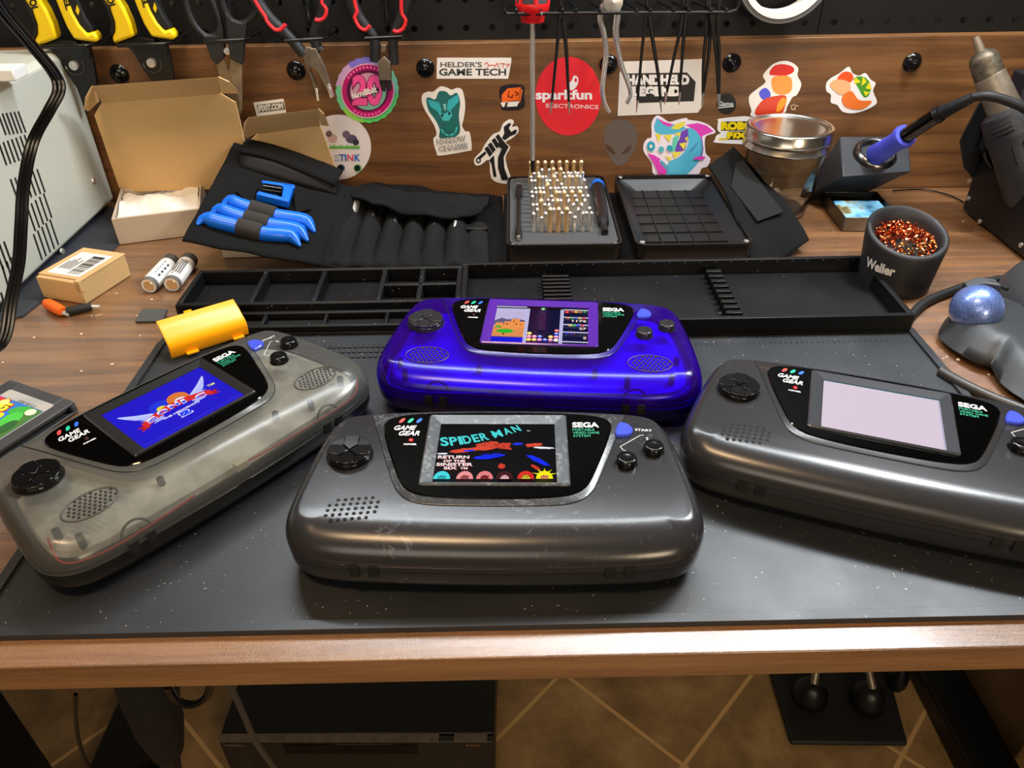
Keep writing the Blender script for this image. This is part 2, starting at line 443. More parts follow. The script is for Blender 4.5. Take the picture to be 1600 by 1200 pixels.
# ---- pegboards
def pegboard(name, x0, x1, z0, z1, hx0, label):
    pm = MB(); y = BY+.0135; s = .0254; r = .0032
    cols = int((x1-x0)/s); rows = int((z1-z0)/s)
    X0 = hx0
    n = 12
    for a in range(cols):
        for c in range(rows):
            cx = X0+a*s; cz = z0+.0105+c*s
            xa, xb = cx-s/2, cx+s/2; za, zb = cz-s/2, cz+s/2
            if a == 0: xa = x0
            if a == cols-1: xb = x1
            if c == 0: za = z0
            if c == rows-1: zb = z1
            sq = []; ci = []; ib = []
            for k in range(n):
                t = 2*pi*k/n+pi/4; ux, uz = cos(t), sin(t)
                ci.append((cx+r*ux, y, cz+r*uz)); ib.append((cx+r*ux, y+.0016, cz+r*uz))
                m_ = max(abs(ux), abs(uz)); ux, uz = ux/m_, uz/m_
                sq.append((cx+(xb-cx)*ux if ux > 0 else cx+(cx-xa)*ux, y, cz+(zb-cz)*uz if uz > 0 else cz+(cz-za)*uz))
            k0 = len(pm.v)
            pm.add(sq+ci+ib, [(k, (k+1) % n, n+(k+1) % n, n+k) for k in range(n)]+[(n+k, n+(k+1) % n, 2*n+(k+1) % n, 2*n+k) for k in range(n)])
    pm.box(x0, x1, y+.0001, y+.012, z1, z1+.0015); pm.box(x0, x0+.0012, y+.0001, y+.012, z0, z1); pm.box(x1-.0012, x1, y+.0001, y+.012, z0, z1)
    o = pm.build(name, 'pegboard_metal', recalc=False, ang=30)
    return tag(o, label, 'pegboard')
hx = atY(1012, 52, BY+.0135).x
seam = atY(1279, 40, BY+.0135).x
nl = int((hx+.86)/.0254)
PZ = .1548
pegboard('pegboard', -.875, seam-.0004, PZ, PZ+.61, hx-nl*.0254, 'wide black metal pegboard on which the tools hang')
pegboard('pegboard', seam+.0004, seam+.50, PZ, PZ+.61, seam+.0145, 'black metal pegboard panel to the right of the seam, empty')

# ================================================================ HANDHELD CONSOLES
mm = .001
def body_outline():
    half = [(0, 42), (25, 41.8), (50, 40.8), (72, 39.0), (85, 36.8), (92.5, 33.4), (97.5, 27.5), (100.2, 20), (103, 5), (105.2, -12), (106.8, -28), (107.3, -40),
            (106, -49), (102, -56.5), (96, -61.8), (88, -65), (72, -67.3), (45, -68.6), (20, -69.2), (0, -69.4)]
    pts = half+[(-x, y) for x, y in half[-2:0:-1]]
    return [(p.x, p.y) for p in smooth_path([(x, y, 0) for x, y in pts], 3, True)]
OUT = body_outline()
def normals(P):
    n = len(P); N = []
    for i in range(n):
        a = Vector(P[(i-2) % n]); b = Vector(P[(i+2) % n]); d = (b-a).normalized()
        N.append((-d.y, d.x))
    if N[0][1] < 0: N = [(-x, -y) for x, y in N]
    return N
ON = normals(OUT)
def inset(k_side, k_front, k_back, z):
    R = []
    for (x, y), (nx, ny) in zip(OUT, ON):
        q = k_side*nx*nx+(k_front if ny < 0 else k_back)*ny*ny
        R.append(((x-nx*q)*mm, (y-ny*q)*mm, z*mm))
    return R
def ring_offset(poly, d):
    P = [Vector(p) for p in poly]; n = len(P); area = sum(P[i].x*P[(i+1) % n].y-P[(i+1) % n].x*P[i].y for i in range(n)); sg = 1 if area > 0 else -1
    out = []
    for i in range(n):
        e = (P[(i+1) % n]-P[i-1]).normalized(); out.append((P[i].x+e.y*d*sg, P[i].y-e.x*d*sg))
    return out
def chaikin(P, k=2):
    for _ in range(k):
        Q = []
        for i in range(len(P)):
            a = P[i]; b = P[(i+1) % len(P)]
            Q += [(a[0]*.75+b[0]*.25, a[1]*.75+b[1]*.25), (a[0]*.25+b[0]*.75, a[1]*.25+b[1]*.75)]
        P = Q
    return P
LENS = chaikin([(-66.3, 21), (-64.6, 29.5), (-58, 33.4), (-42, 36.0), (0, 37.0), (42, 36.0), (58, 33.4), (64.6, 29.5), (65.6, 21), (51.5, -21), (45.5, -30.5), (34, -35), (0, -36.4), (-34, -35), (-45.5, -30.5), (-51.5, -21)], 2)
SUR = [(-74.2, 35.2), (-67, 15), (-60.5, -4), (-54.5, -21)]+[(p.x, p.y) for p in smooth_path([(-51.5, -28, 0), (-46.8, -34.2, 0), (-40, -38, 0), (-29, -39.8, 0), (0, -40.4, 0), (29, -39.8, 0), (40, -38, 0), (46.8, -34.2, 0), (51.5, -28, 0)], 4)]+[(54.5, -21), (60.5, -4), (67, 15), (73.8, 35.2), (40, 37.2), (0, 37.9), (-40, 37.2)]
ZT = 35.2   # top face of the front shell
def frame(mb, outer, inner, zo, zi, mi=0):
    n = len(outer)
    mb.loft([[(x*mm, y*mm, zo[0]*mm) for x, y in outer], [(x*mm, y*mm, zo[1]*mm) for x, y in outer], [(x*mm, y*mm, zi[1]*mm) for x, y in inner], [(x*mm, y*mm, zi[0]*mm) for x, y in inner]], mi, False, False)

def screen_art(kind):
    a = Art(lambda u, v, L: Vector((u*mm, v*mm, (36.75+L*.012)*mm)), es=1.0, rough=.2)
    W, H = 65.2, 49.2; x0, y0 = -W/2, -H/2
    def R(fx0, fy0, fx1, fy1, c): a.rect(x0+fx0*W, y0+fy0*H, x0+fx1*W, y0+fy1*H, c)
    def X(f): return x0+f*W
    def Y(f): return y0+f*H
    if kind == 'title_black':
        a.rect(x0, y0, -x0, -y0, (10, 9, 12))
        # rising title
        word = 'SPIDER-MAN'; wd = [1.05, 1, .5, 1.05, .85, 1.05, .35, 1.25, 1, 1]; t = 0; tot = sum(wd)
        for ch, ww in zip(word, wd):
            f0 = t/tot; t += ww
            cx = .03+f0*.70; cy = .60+.30*f0**1.6; hh = .16-.045*f0
            if ch == '-': a.rect(X(cx), Y(cy+hh*.45), X(cx+.016), Y(cy+hh*.55), (80, 205, 205)); continue
            a.text(ch, X(cx), Y(cy), .70*ww/tot*W*.86, hh*H, (70, 200, 200), shear=-.12, ang=.10+.32*f0, bold=.03)
        a.text('TM', X(.755), Y(.865), .03*W, .022*H, (230, 230, 230))
        # plain splashes of red and blue where the picture's figure was
        random.seed(3)
        for (cx, cy, rx, ry, rot, c) in [(.24, .53, .13, .035, .18, (206, 70, 48)), (.42, .60, .11, .07, .25, (210, 72, 48)), (.58, .60, .10, .055, -.1, (196, 60, 42)), (.80, .62, .09, .03, .12, (206, 70, 48)),
                (.68, .60, .07, .075, 0, (12, 12, 18)), (.68, .64, .045, .022, .1, (30, 50, 220)), (.27, .52, .05, .016, .1, (34, 50, 210)), (.44, .42, .125, .038, .2, (16, 40, 230)), (.85, .36, .11, .034, -.62, (16, 40, 230)), (.55, .26, .03, .045, .3, (196, 56, 40)), (.83, .24, .05, .022, -.7, (190, 52, 38)), (.90, .57, .085, .018, -.05, (225, 222, 235)), (.05, .465, .045, .014, 0, (225, 222, 235))]:
            P = []
            for k in range(26):
                t = 2*pi*k/26; q = 1+random.uniform(-.16, .16); x, y = rx*W*cos(t)*q, ry*H*sin(t)*q
                P.append((X(cx)+x*cos(rot)-y*sin(rot), Y(cy)+x*sin(rot)+y*cos(rot)))
            a.poly(P, c)
        for _ in range(90):
            cx = random.gauss(.45, .11); cy = .59+random.gauss(0, .03); a.rect(X(cx), Y(cy), X(cx+.010), Y(cy+.006), (30, 12, 14))
        for _ in range(40):
            cx = random.uniform(.36, .54); cy = .42+random.gauss(0, .02); a.rect(X(cx), Y(cy), X(cx+.02), Y(cy+.005), (8, 14, 90))
        for i, (s, fx, fy, fw, fh) in enumerate([('RETURN', .02, .345, .26, .052), ('OF THE', .07, .285, .18, .040), ('SINISTER', .015, .222, .30, .052), ('SIX', .08, .165, .11, .046), ('TM', .215, .168, .06, .032)]):
            a.text(s, X(fx)+.25, Y(fy)-.35, fw*W, fh*H, (176, 36, 30), bold=.03)
            a.text(s, X(fx), Y(fy), fw*W, fh*H, (232, 226, 228), bold=.03)
        # row of plain coloured discs along the bottom
        for cx, c, c2 in [(.075, (64, 205, 210), (40, 160, 170)), (.26, (222, 138, 140), (150, 70, 70)), (.42, (214, 120, 122), (120, 30, 30)), (.58, (60, 20, 24), (220, 170, 176)), (.75, (206, 44, 34), (190, 180, 40)), (.90, (232, 222, 20), (214, 130, 90))]:
            P = [(X(cx)+.068*W*cos(t*pi/14), Y(.012)+.125*H*sin(t*pi/14)) for t in range(15)]
            a.poly(P, c)
            a.poly([(X(cx)+.035*W*cos(t*pi/10), Y(.012)+.06*H*sin(t*pi/10)) for t in range(11)], c2)
            for k in range(4): a.rect(X(cx-.03+.018*k), Y(.035+.012*(k % 2)), X(cx-.02+.018*k), Y(.05+.012*(k % 2)), (20, 12, 14))
        for k in range(5):
            t = radians(25+k*32); a.poly([(X(.90)+.03*W*cos(t+.4), Y(.06)+.03*W*sin(t+.4)), (X(.90)+.115*W*cos(t), Y(.04)+.105*W*sin(t)), (X(.90)+.03*W*cos(t-.4), Y(.06)+.03*W*sin(t-.4))], (232, 222, 20))
    elif kind == 'title_blue':
        a.rect(x0, y0, -x0, -y0, (34, 26, 188))
        R(.0, .06, 1, .066, (70, 64, 214))
        for sx in (-1, 1):   # pale feathered shapes either side
            for k in range(4):
                q = k*.045
                a.blob([(X(.5+sx*.14), Y(.50-q)), (X(.5+sx*.30), Y(.66-q*1.2)), (X(.5+sx*(.43-q*.8)), Y(.80-q*2.2)), (X(.5+sx*(.36-q)), Y(.62-q*1.6)), (X(.5+sx*.26), Y(.50-q*1.1))], (180-8*k, 188-8*k, 236))
        a.ell(X(.41), Y(.58), .105*W, .155*H, (38, 52, 204)); a.ell(X(.58), Y(.59), .10*W, .14*H, (206, 112, 52))
        a.ell(X(.40), Y(.55), .045*W, .06*H, (222, 208, 60)); a.ell(X(.58), Y(.54), .055*W, .06*H, (214, 216, 236)); a.ell(X(.49), Y(.50), .04*W, .06*H, (30, 26, 60))
        a.poly([(X(.10), Y(.30)), (X(.20), Y(.33)), (X(.20), Y(.42)), (X(.10), Y(.40)), (X(.135), Y(.35))], (170, 30, 34))
        a.poly([(X(.90), Y(.30)), (X(.80), Y(.33)), (X(.80), Y(.42)), (X(.90), Y(.40)), (X(.865), Y(.35))], (170, 30, 34))
        top = [(X(.16+.68*k/12), Y(.34+.11*sin(pi*k/12))) for k in range(13)]; bot = [(x, y+.115*H) for x, y in top[::-1]]
        a.poly(top+bot, (204, 44, 44))
        for k, ch in enumerate('SONIC'):
            f = (k+.5)/5; a.text(ch, X(.215+.116*k), Y(.352+.10*sin(pi*f)), .10*W if ch != 'I' else .04*W, .10*H, (216, 220, 244), bold=.05, ang=.22*(.5-f)*2)
            a.text(ch, X(.221+.116*k), Y(.362+.10*sin(pi*f)), .088*W if ch != 'I' else .03*W, .05*H, (44, 70, 226), bold=.05, ang=.22*(.5-f)*2)
        a.text('THE HEDGEHOG', X(.32), Y(.315), .36*W, .035*H, (236, 230, 240), bold=.03)
        a.text('2', X(.44), Y(.19), .12*W, .12*H, (220, 222, 250), bold=.09); a.text('2', X(.452), Y(.20), .096*W, .10*H, (30, 64, 230), bold=.07)
        a.text('TM', X(.86), Y(.50), .07*W, .05*H, (226, 216, 120), bold=.02)
    elif kind == 'puzzle':
        y0 = -25.3; H = 46.5
        a.rect(x0, y0, -x0, y0+H, (12, 12, 48))
        R(.0, .0, .33, 1, (176, 168, 204))
        a.poly([(X(0), Y(.62)), (X(.07), Y(.70)), (X(.14), Y(.66)), (X(.22), Y(.70)), (X(.33), Y(.64)), (X(.33), Y(.5)), (X(0), Y(.5))], (92, 84, 116))
        R(0, .18, .33, .48, (206, 132, 76))
        for q in [(.02, .44, .10, .56), (.11, .40, .19, .60), (.18, .38, .27, .68), (.26, .42, .33, .60), (.05, .3, .12, .5)]: R(*q, (222, 138, 72))
        for q in [(.13, .5, .15, .55), (.20, .58, .22, .62), (.23, .50, .25, .55), (.07, .40, .085, .44), (.28, .50, .30, .53)]: R(*q, (150, 72, 40))
        a.ell(X(.13), Y(.32), .09*W, .06*H, (48, 168, 40)); a.ell(X(.05), Y(.44), .03*W, .035*H, (60, 160, 50)); a.ell(X(.12), Y(.235), .012*W, .02*H, (60, 24, 12))
        R(0, 0, .33, .15, (14, 22, 206)); R(0, .145, .33, .17, (120, 70, 60))
        R(.33, 0, .365, 1, (200, 198, 232)); R(.70, 0, .735, 1, (200, 198, 232))
        for k in range(22):
            R(.335, k/22, .36, k/22+.02, (120, 116, 170)); R(.705, k/22, .73, k/22+.02, (120, 116, 170))
        R(.47, .35, .55, 1, (44, 18, 62))
        for yy in (.965, .73, .51, .29, .02):
            R(.735, yy, 1, yy+.028, (206, 206, 236))
            for k in range(14): R(.738+k*.0188, yy+.006, .744+k*.0188, yy+.022, (60, 60, 130))
        R(0, .97, .33, 1, (206, 206, 236))
        for k in range(17): R(.004+k*.0192, .975, .011+k*.0192, .995, (60, 60, 130))
        heights = [3, 2, 2, 1, 2, 4]; cols = [(220, 58, 48), (40, 82, 228), (66, 178, 66), (226, 196, 60), (226, 110, 180), (236, 226, 214)]
        random.seed(11)
        for c, hgt in enumerate(heights):
            for k in range(hgt):
                cx, cy = .393+c*.056, .045+k*.085; cc = cols[random.randrange(6)]
                a.ell(X(cx), Y(cy), .026*W, .040*H, cc, 14); a.ell(X(cx), Y(cy+.012), .017*W, .014*H, (236, 228, 220), 10)
        a.ell(X(.51), Y(.93), .024*W, .036*H, (70, 180, 90), 14); a.ell(X(.51), Y(.915), .014*W, .016*H, (236, 228, 220), 10)
        a.ell(X(.77), Y(.86), .022*W, .045*H, (216, 70, 66), 14)
        for k, ch in enumerate('NEXT'): a.text(ch, X(.81+.043*k), Y(.84), .038*W, .055*H, [(214, 60, 50), (226, 196, 60), (230, 130, 80), (60, 176, 70)][k], bold=.05)
        for k, ch in enumerate('SCORE'): a.text(ch, X(.765+.043*k), Y(.655), .038*W, .055*H, [(214, 130, 80), (60, 176, 70), (50, 70, 228), (226, 206, 90), (214, 60, 60)][k], bold=.05)
        a.text('1176', X(.83), Y(.565), .15*W, .06*H, (240, 214, 196), bold=.03)
        for k, ch in enumerate('GEMS'): a.text(ch, X(.79+.043*k), Y(.435), .038*W, .055*H, [(226, 206, 90), (60, 176, 70), (50, 70, 228), (214, 60, 60)][k], bold=.05)
        a.text('27', X(.905), Y(.345), .075*W, .06*H, (240, 214, 196), bold=.03)
        for k, ch in enumerate('LV.'): a.text(ch, X(.765+.045*k), Y(.205), (.038, .038, .012)[k]*W, (.055, .055, .016)[k]*H, [(50, 70, 228), (140, 60, 220), (214, 80, 70)][k], bold=.05)
        a.text('0', X(.95), Y(.08), .032*W, .07*H, (240, 196, 176), bold=.03)
    else:
        a.rect(x0, y0, -x0, -y0, (206, 190, 204))
        R(0, .985, 1, 1, (30, 110, 122)); R(.99, 0, .994, 1, (70, 120, 180)); R(.0, 0, .006, 1, (20, 20, 26))
    return a

def console(label, loc, rot, S):
    root = thing('handheld_console', label, 'game console', loc, rot, 'handheld game consoles on the mat')
    sh, tr = S['shell'], S['trim']
    # back half
    b = MB()
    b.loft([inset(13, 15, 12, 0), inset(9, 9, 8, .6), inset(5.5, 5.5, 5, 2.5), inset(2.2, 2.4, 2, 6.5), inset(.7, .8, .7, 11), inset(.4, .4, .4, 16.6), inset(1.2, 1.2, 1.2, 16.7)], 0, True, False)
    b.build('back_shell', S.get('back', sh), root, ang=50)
    # front half: lip, groove, then the big round shoulder
    R = [inset(1.2, 1.2, 1.2, 17.1), inset(.25, .25, .25, 17.2), inset(.15, .15, .15, 20.9), inset(.6, .6, .6, 21.1), inset(.05, .1, .1, 21.4)]
    for k in range(1, 13):
        t = k/12*pi/2
        R.append(inset(8.5*(1-cos(t)), 20*(1-cos(t)), 3.2*(1-cos(t)), 21.4+(ZT-21.4)*sin(t)))
    f = MB(); f.loft(R, 0, False, True)
    f.build('front_shell', sh, root, ang=50)
    # raised panel round the screen
    s = MB()
    o2 = ring_offset(SUR, -.35)
    s.loft([[(x*mm, y*mm, (ZT-.1)*mm) for x, y in SUR], [(x*mm, y*mm, (ZT+.35)*mm) for x, y in SUR], [(x*mm, y*mm, (ZT+.6)*mm) for x, y in o2]], 0, False, True)
    gap = [Vector((x*mm, y*mm, (ZT+.02)*mm)) for x, y in ring_offset(SUR, .12)]
    s.tube([g for g in gap[:4+33+4]], .00028, 6, 1)
    s.build('screen_surround', [tr, 'dark_void'], root, ang=40)
    # black lens
    l = MB(); li = ring_offset(LENS, -.7)
    l.loft([[(x*mm, y*mm, (ZT+.4)*mm) for x, y in LENS], [(x*mm, y*mm, (ZT+.85)*mm) for x, y in LENS], [(x*mm, y*mm, (ZT+1.3)*mm) for x, y in li]], 0, False, True)
    lens = l.build('screen_lens', 'black_gloss', root, ang=25)
    A = Art(lambda u, v, L: Vector((u*mm, v*mm, (ZT+1.33+.004*L)*mm)))
    for x, c in ((-55.6, (214, 70, 66)), (-50.6, (22, 178, 140)), (-45.6, (40, 100, 214))): A.ell(x, 28.4, 1.15, 2.5, c, 20, rot=-.5)
    A.text('GAME', -59.6, 19.6, 12.2, 4.2, (235, 235, 235), shear=.25, bold=.025)
    A.text('GEAR', -56.3, 14.6, 12.2, 4.2, (235, 235, 235), shear=.25, bold=.025)
    A.text('POWER', -51.8, 6.2, 7.2, 1.4, (225, 225, 225), bold=.05)
    A.build('left_lettering', root)
    A = Art(A.fn)
    A.text('SEGA', 42.8, 22.2, 15.2, 4.8, (232, 236, 234), bold=.035)
    A.text('PORTABLE', 42.8, 19.2, 12.4, 2.0, (44, 172, 128)); A.text('VIDEO GAME', 42.8, 16.4, 15.0, 2.0, (44, 172, 128)); A.text('SYSTEM', 42.9, 13.6, 9.6, 2.0, (44, 172, 128))
    A.build('right_lettering', root)
    MB().lathe([(0, 0), (1.3*mm, 0), (1.1*mm, .5*mm), (0, .7*mm)], 14, 0, T(-48.2*mm, 10.6*mm, (ZT+1.3)*mm), False, False).build('power_lamp', MATS['lamp_on'] if S['lamp'] else MATS['lamp_off'], root)
    # bezel
    z = MB(); n = 5
    ro = rrect(-39.7, 39.5, -27, 32.8, 1.6, n); r2 = rrect(-38.9, 38.7, -26.2, 32.0, 1.2, n); r3 = rrect(-36.6, 36.4, -25.4, 30.2, .8, n); r4 = rrect(-32.6, 32.6, -24.6, 24.6, .3, n)
    z.loft([[(x*mm, y*mm, q*mm) for x, y in r] for r, q in ((ro, ZT+1.2), (ro, ZT+2.0), (r2, ZT+2.7), (r3, ZT+2.5), (r4, ZT+1.9), (r4, ZT+1.4))], 0, False, False)
    z.build('screen_bezel', S['bezel'], root, ang=18)
    screen_art(S['screen']).build('screen', root)
    # direction pad: four arms and four corner pieces on a disc
    zc = ZT-.1; px_, py_ = -80.5, -1.2
    d = MB(); d.lathe([(12.2*mm, 0), (12.2*mm, 2.2*mm), (11.8*mm, 2.8*mm), (0, 2.8*mm)], 40, 0, T(px_*mm, py_*mm, zc*mm), True, False)
    def piece(a0, pts, h0, h1):
        vs = []; P = []
        for x, y in pts:
            c, q = cos(a0), sin(a0); P.append((x*c-y*q, x*q+y*c))
        n = len(P); V = [((px_+x)*mm, (py_+y)*mm, (zc+2.6)*mm) for x, y in P]+[((px_+x)*mm, (py_+y)*mm, (zc+h0+(h1-h0)*sqrt(x*x+y*y)/12)*mm) for x, y in P]
        d.add(V, [list(range(n))[::-1], list(range(n, 2*n))]+[(i, (i+1) % n, n+(i+1) % n, n+i) for i in range(n)])
    for k in range(4):
        piece(k*pi/2, [(.45, 0), (4.4, -3.95), (11.2, -4.0), (12.0, -1.5), (12.0, 1.5), (11.2, 4.0), (4.4, 3.95)], 4.1, 4.9)
        piece(k*pi/2+pi/4, [(6.4, 0), (5.9, -.5), (10.9, -5.2), (11.8, -2), (12.1, 0), (11.8, 2), (10.9, 5.2), (5.9, .5)], 3.4, 4.4)
    d.build('direction_pad', S['pad'], root, bevel=.0003, ang=25)
    t_ = MB(); t_.tube([((px_+12.7*cos(a*pi/20))*mm, (py_+12.7*sin(a*pi/20))*mm, (ZT+.02)*mm) for a in range(41)], .00035, 6); t_.build('pad_gap', 'dark_void', root)
    for bx, by in ((70.6, -7.2), (86.4, 3.2)):
        q = MB().lathe([(6.1*mm, 0), (6.1*mm, .12*mm), (5.5*mm, .14*mm), (5.5*mm, 3.6*mm), (5.1*mm, 4.4*mm), (4.3*mm, 4.7*mm), (2.5*mm, 4.35*mm), (0, 4.2*mm)], 30, 0, T(bx*mm, by*mm, (ZT-.02)*mm), False, False)
        q.build('action_button', S['pad'], root, ang=50)
    D = [(-2.8, 6.8), (.6, 6.6), (3.4, 4.6), (4.9, 1.2), (4.9, -1.6), (3.2, -4.2), (.2, -5.4), (-6.4, -5.6)]
    D = chaikin([(72+x, 20+y) for x, y in D], 1)
    MB().loft([[(x*mm, y*mm, (ZT)*mm) for x, y in D], [(x*mm, y*mm, (ZT+1.6)*mm) for x, y in D], [(x*mm, y*mm, (ZT+2.2)*mm) for x, y in ring_offset(D, -.7)]], 0, False, True).build('start_button', 'blue_button', root, ang=30)
    # printed marks beside the buttons
    B = Art(lambda u, v, L: Vector((u*mm, v*mm, (ZT+.04+.004*L)*mm)))
    if S['marks']:
        B.text('START', 78.4, 21.0, 9.6, 2.0, (205, 205, 205), ang=-.10, bold=.02)
        B.line([(82.8, 16.8), (81.2, 17.0), (68.6, 6.8), (70.2, 3.4), (71.2, 3.6)], .42, (200, 200, 200))
        B.text('1', 71.6, 0.2, .8, 2.4, (200, 200, 200), bold=.03); B.text('2', 83.6, 12.6, 1.6, 2.4, (200, 200, 200), bold=.03)
        B.build('button_lettering', root)
    # speaker holes (flat discs of dark just proud of the face) or see-through speaker
    g = MB(); k = 0
    if not S['clear']:
        for row in range(5):
            cnt = 6 if row in (0, 4) else 8
            for c in range(cnt):
                x = -71.6+(c-(cnt-1)/2)*3.48-(row-2)*.25; y = -42.6-(row-2)*3.55+(c-(cnt-1)/2)*.38
                if S['yaw_fix']: pass
                zz = ztop(x, y)
                g.lathe([(.98*mm, -.5*mm), (.98*mm, .06*mm), (0, .06*mm)], 12, 0, T(x*mm, y*mm, (zz+.12)*mm) @ RX(slope(y)), False, False)
        g.build('speaker_grille', 'dark_void', root)
    else:
        for sx in (-1, 1):
            g = MB(); cx, cy = sx*72.5, -41.5
            g.tube([((cx+14.2*cos(a*pi/20))*mm, (cy+9.6*sin(a*pi/20))*mm, (ztop(cx+14.2*cos(a*pi/20), cy+9.6*sin(a*pi/20))+.02)*mm) for a in range(41)], .00055, 6, 1)
            for row in range(-3, 4):
                for c in range(-4, 5):
                    x = cx+c*2.75+(row % 2)*1.3; y = cy+row*2.55
                    if ((x-cx)/13)**2+((y-cy)/8.6)**2 > 1: continue
                    g.lathe([(.85*mm, -.4*mm), (.85*mm, .07*mm), (0, .07*mm)], 10, 0, T(x*mm, y*mm, ztop(x, y)*mm) @ RX(slope(y)), False, False)
            g.build('speaker_grille', ['grille_dark', S['grille_ring']], root)
    # openings of the battery lids in the front edge
    for sx in (-1, 1):
        q = MB()
        for xa, xb in ((-70.5, -65.6), (-61.0, -56.0)):
            if sx > 0: xa, xb = -xb, -xa
            if sx > 0: xa, xb = xa-1.0, xb-1.0
            q.box(xa*mm, xb*mm, -68.65*mm, -62*mm, 14*mm, 21.3*mm)
        q.build('latch_slot', 'dark_void', root, bevel=.0003)
    # grip seams on the top
    for sx in (-1, 1): pass
    if S['clear']:
        # what shows through the tinted shell: inner tray, battery compartments, posts, wires
        c = MB()
        def ins(d, zz): return [(x*.93, y*.88-.002, zz*mm) for x, y, _ in inset(d, d, d, 0)]
        c.loft([ins(2, 19.5), ins(3, 23), [(x*.9, y*.80+.003, 27*mm) for x, y, _ in inset(8, 8, 8, 0)]], 0, True, True)
        c.build('inner_chassis', S['inner'], root, ang=40)
        q = MB(); q.loft([[(x*.88, y*.84, 2*mm) for x, y, _ in inset(8, 8, 8, 0)], [(x*.96, y*.90-.002, 9*mm) for x, y, _ in inset(2, 2, 2, 0)], [(x*.96, y*.90-.002, 19.4*mm) for x, y, _ in inset(2, 2, 2, 0)]], 0, True, True)
        q.build('battery_compartment', S['bay'], root, ang=40)
        for sx in (-1, 1):
            a = MB(); x = sx*63*mm
            a.tube([(x+sx*0+8*mm*cos(t*pi/12), -62.5*mm+2.2*mm*sin(t*pi/12), (19+8.5*sin(t*pi/12))*mm) for t in range(13)], .0007, 6)
            a.build('battery_spring', S['spring'], root)
        for x, y in ((-91, -58), (-97, -44), (-40, -50), (40, -50), (92, -52), (97, -30), (-96, 10), (62, -58)):
            MB().lathe([(2.0*mm, 22*mm), (2.0*mm, 31*mm), (1.0*mm, 31.2*mm), (1.0*mm, 29*mm), (0, 29*mm)], 14, 0, T(x*.94*mm, y*.92*mm, 0), False, False).build('screw_post', S['spring'], root)
        MB().box(-4*mm, 4*mm, -66.2*mm, -62.0*mm, 22.5*mm, 27.5*mm).build('wire_connector', S['conn'], root, bevel=.0004)
        MB().tube(smooth_path([(4*mm, -64.8*mm, 25*mm), (25*mm, -65.2*mm, 24.5*mm), (50*mm, -65.0*mm, 24*mm), (84*mm, -61.5*mm, 23*mm), (98*mm, -50*mm, 24*mm)], 6), .00055, 6).build('wire', S['wire'], root)
        MB().tube(smooth_path([(-30*mm, -65.0*mm, 24*mm), (-50*mm, -65.0*mm, 22.6*mm), (-80*mm, -63.6*mm, 21.6*mm), (-97*mm, -55*mm, 22*mm), (-96*mm, -42*mm, 30*mm)], 6), .00055, 6).build('wire', S['wire'], root)
    return root
def ztop(x, y):
    """height of the front shell surface at x, y (mm)"""
    best = None
    if y > -49.5: return ZT
    d = min(1, (-49.4-y)/20)
    return 21.4+(ZT-21.4)*sqrt(max(0, 1-d*d))
def slope(y):
    if y > -49.5: return 0
    return atan2(ztop(0, y)-ztop(0, y-.5), .5)

scuffed('shell_grey', (40, 40, 43), (96, 98, 102), rough=.24, amount=.62)
scuffed('trim_grey', (50, 53, 57), (110, 114, 118), rough=.30, amount=.54)
scuffed('shell_grey_clean', (40, 40, 42), (66, 66, 70), rough=.25, amount=.76)
scuffed('bezel_grey', (72, 77, 82), (132, 137, 142), rough=.28, amount=.52)
scuffed('bezel_dark', (52, 54, 58), (120, 122, 126), rough=.2, amount=.66)
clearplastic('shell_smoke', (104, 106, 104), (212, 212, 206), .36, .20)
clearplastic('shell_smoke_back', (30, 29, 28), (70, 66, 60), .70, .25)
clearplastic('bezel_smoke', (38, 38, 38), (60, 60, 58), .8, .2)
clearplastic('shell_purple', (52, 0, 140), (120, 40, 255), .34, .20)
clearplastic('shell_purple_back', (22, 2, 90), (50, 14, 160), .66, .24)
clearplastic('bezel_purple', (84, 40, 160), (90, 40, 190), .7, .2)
mat('inner_grey', (206, 206, 198), .5, mottle=.35, mscale=45)
mat('inner_purple', (140, 60, 255), .5, mottle=.2, mscale=35)
mat('bay_purple', (40, 6, 110), .5)
mat('bay_grey', (44, 42, 40), .5)
mat('grille_dark', (26, 25, 28), .5)
mat('post_grey', (66, 64, 60), .5)
mat('post_purple', (46, 10, 110), .5)
mat('wire_red', (190, 30, 30), .4)
mat('wire_violet', (60, 20, 220), .4)
mat('connector_white', (226, 216, 190), .5)
mat('connector_violet', (150, 80, 255), .5)
mat('lamp_on', (160, 10, 16), .3, emit=(230, 20, 30), es=1.0)
mat('lamp_off', (50, 8, 10), .3)
G = dict(shell='shell_grey', trim='trim_grey', bezel='bezel_grey', pad='button_black', screen='title_black', clear=False, lamp=True, marks=True, yaw_fix=0)
MATZ = .0028
def ploc(cx, cy): return (cx*mm, cy*mm, MATZ)
console('scratched grey handheld console, front and centre, black title screen with rising cyan lettering', ploc(-6.9, 323.6), radians(-1.9), G)
console('dark grey handheld console at the right with a blank pale pink screen', ploc(216.4, 352.0), radians(-20.9), dict(G, shell='shell_grey_clean', trim='shell_grey_clean', bezel='bezel_dark', screen='blank'))
console('see-through purple handheld console lying behind the scratched grey one', ploc(23.9, 459.2), radians(-5.9), dict(G, shell='shell_purple', back='shell_purple_back', trim='shell_purple', bezel='bezel_purple', pad='button_metallic', screen='puzzle', clear=True, lamp=False, marks=False, inner='inner_purple', bay='bay_purple', spring='post_purple', wire='wire_violet', conn='connector_violet', grille_ring='post_purple'))
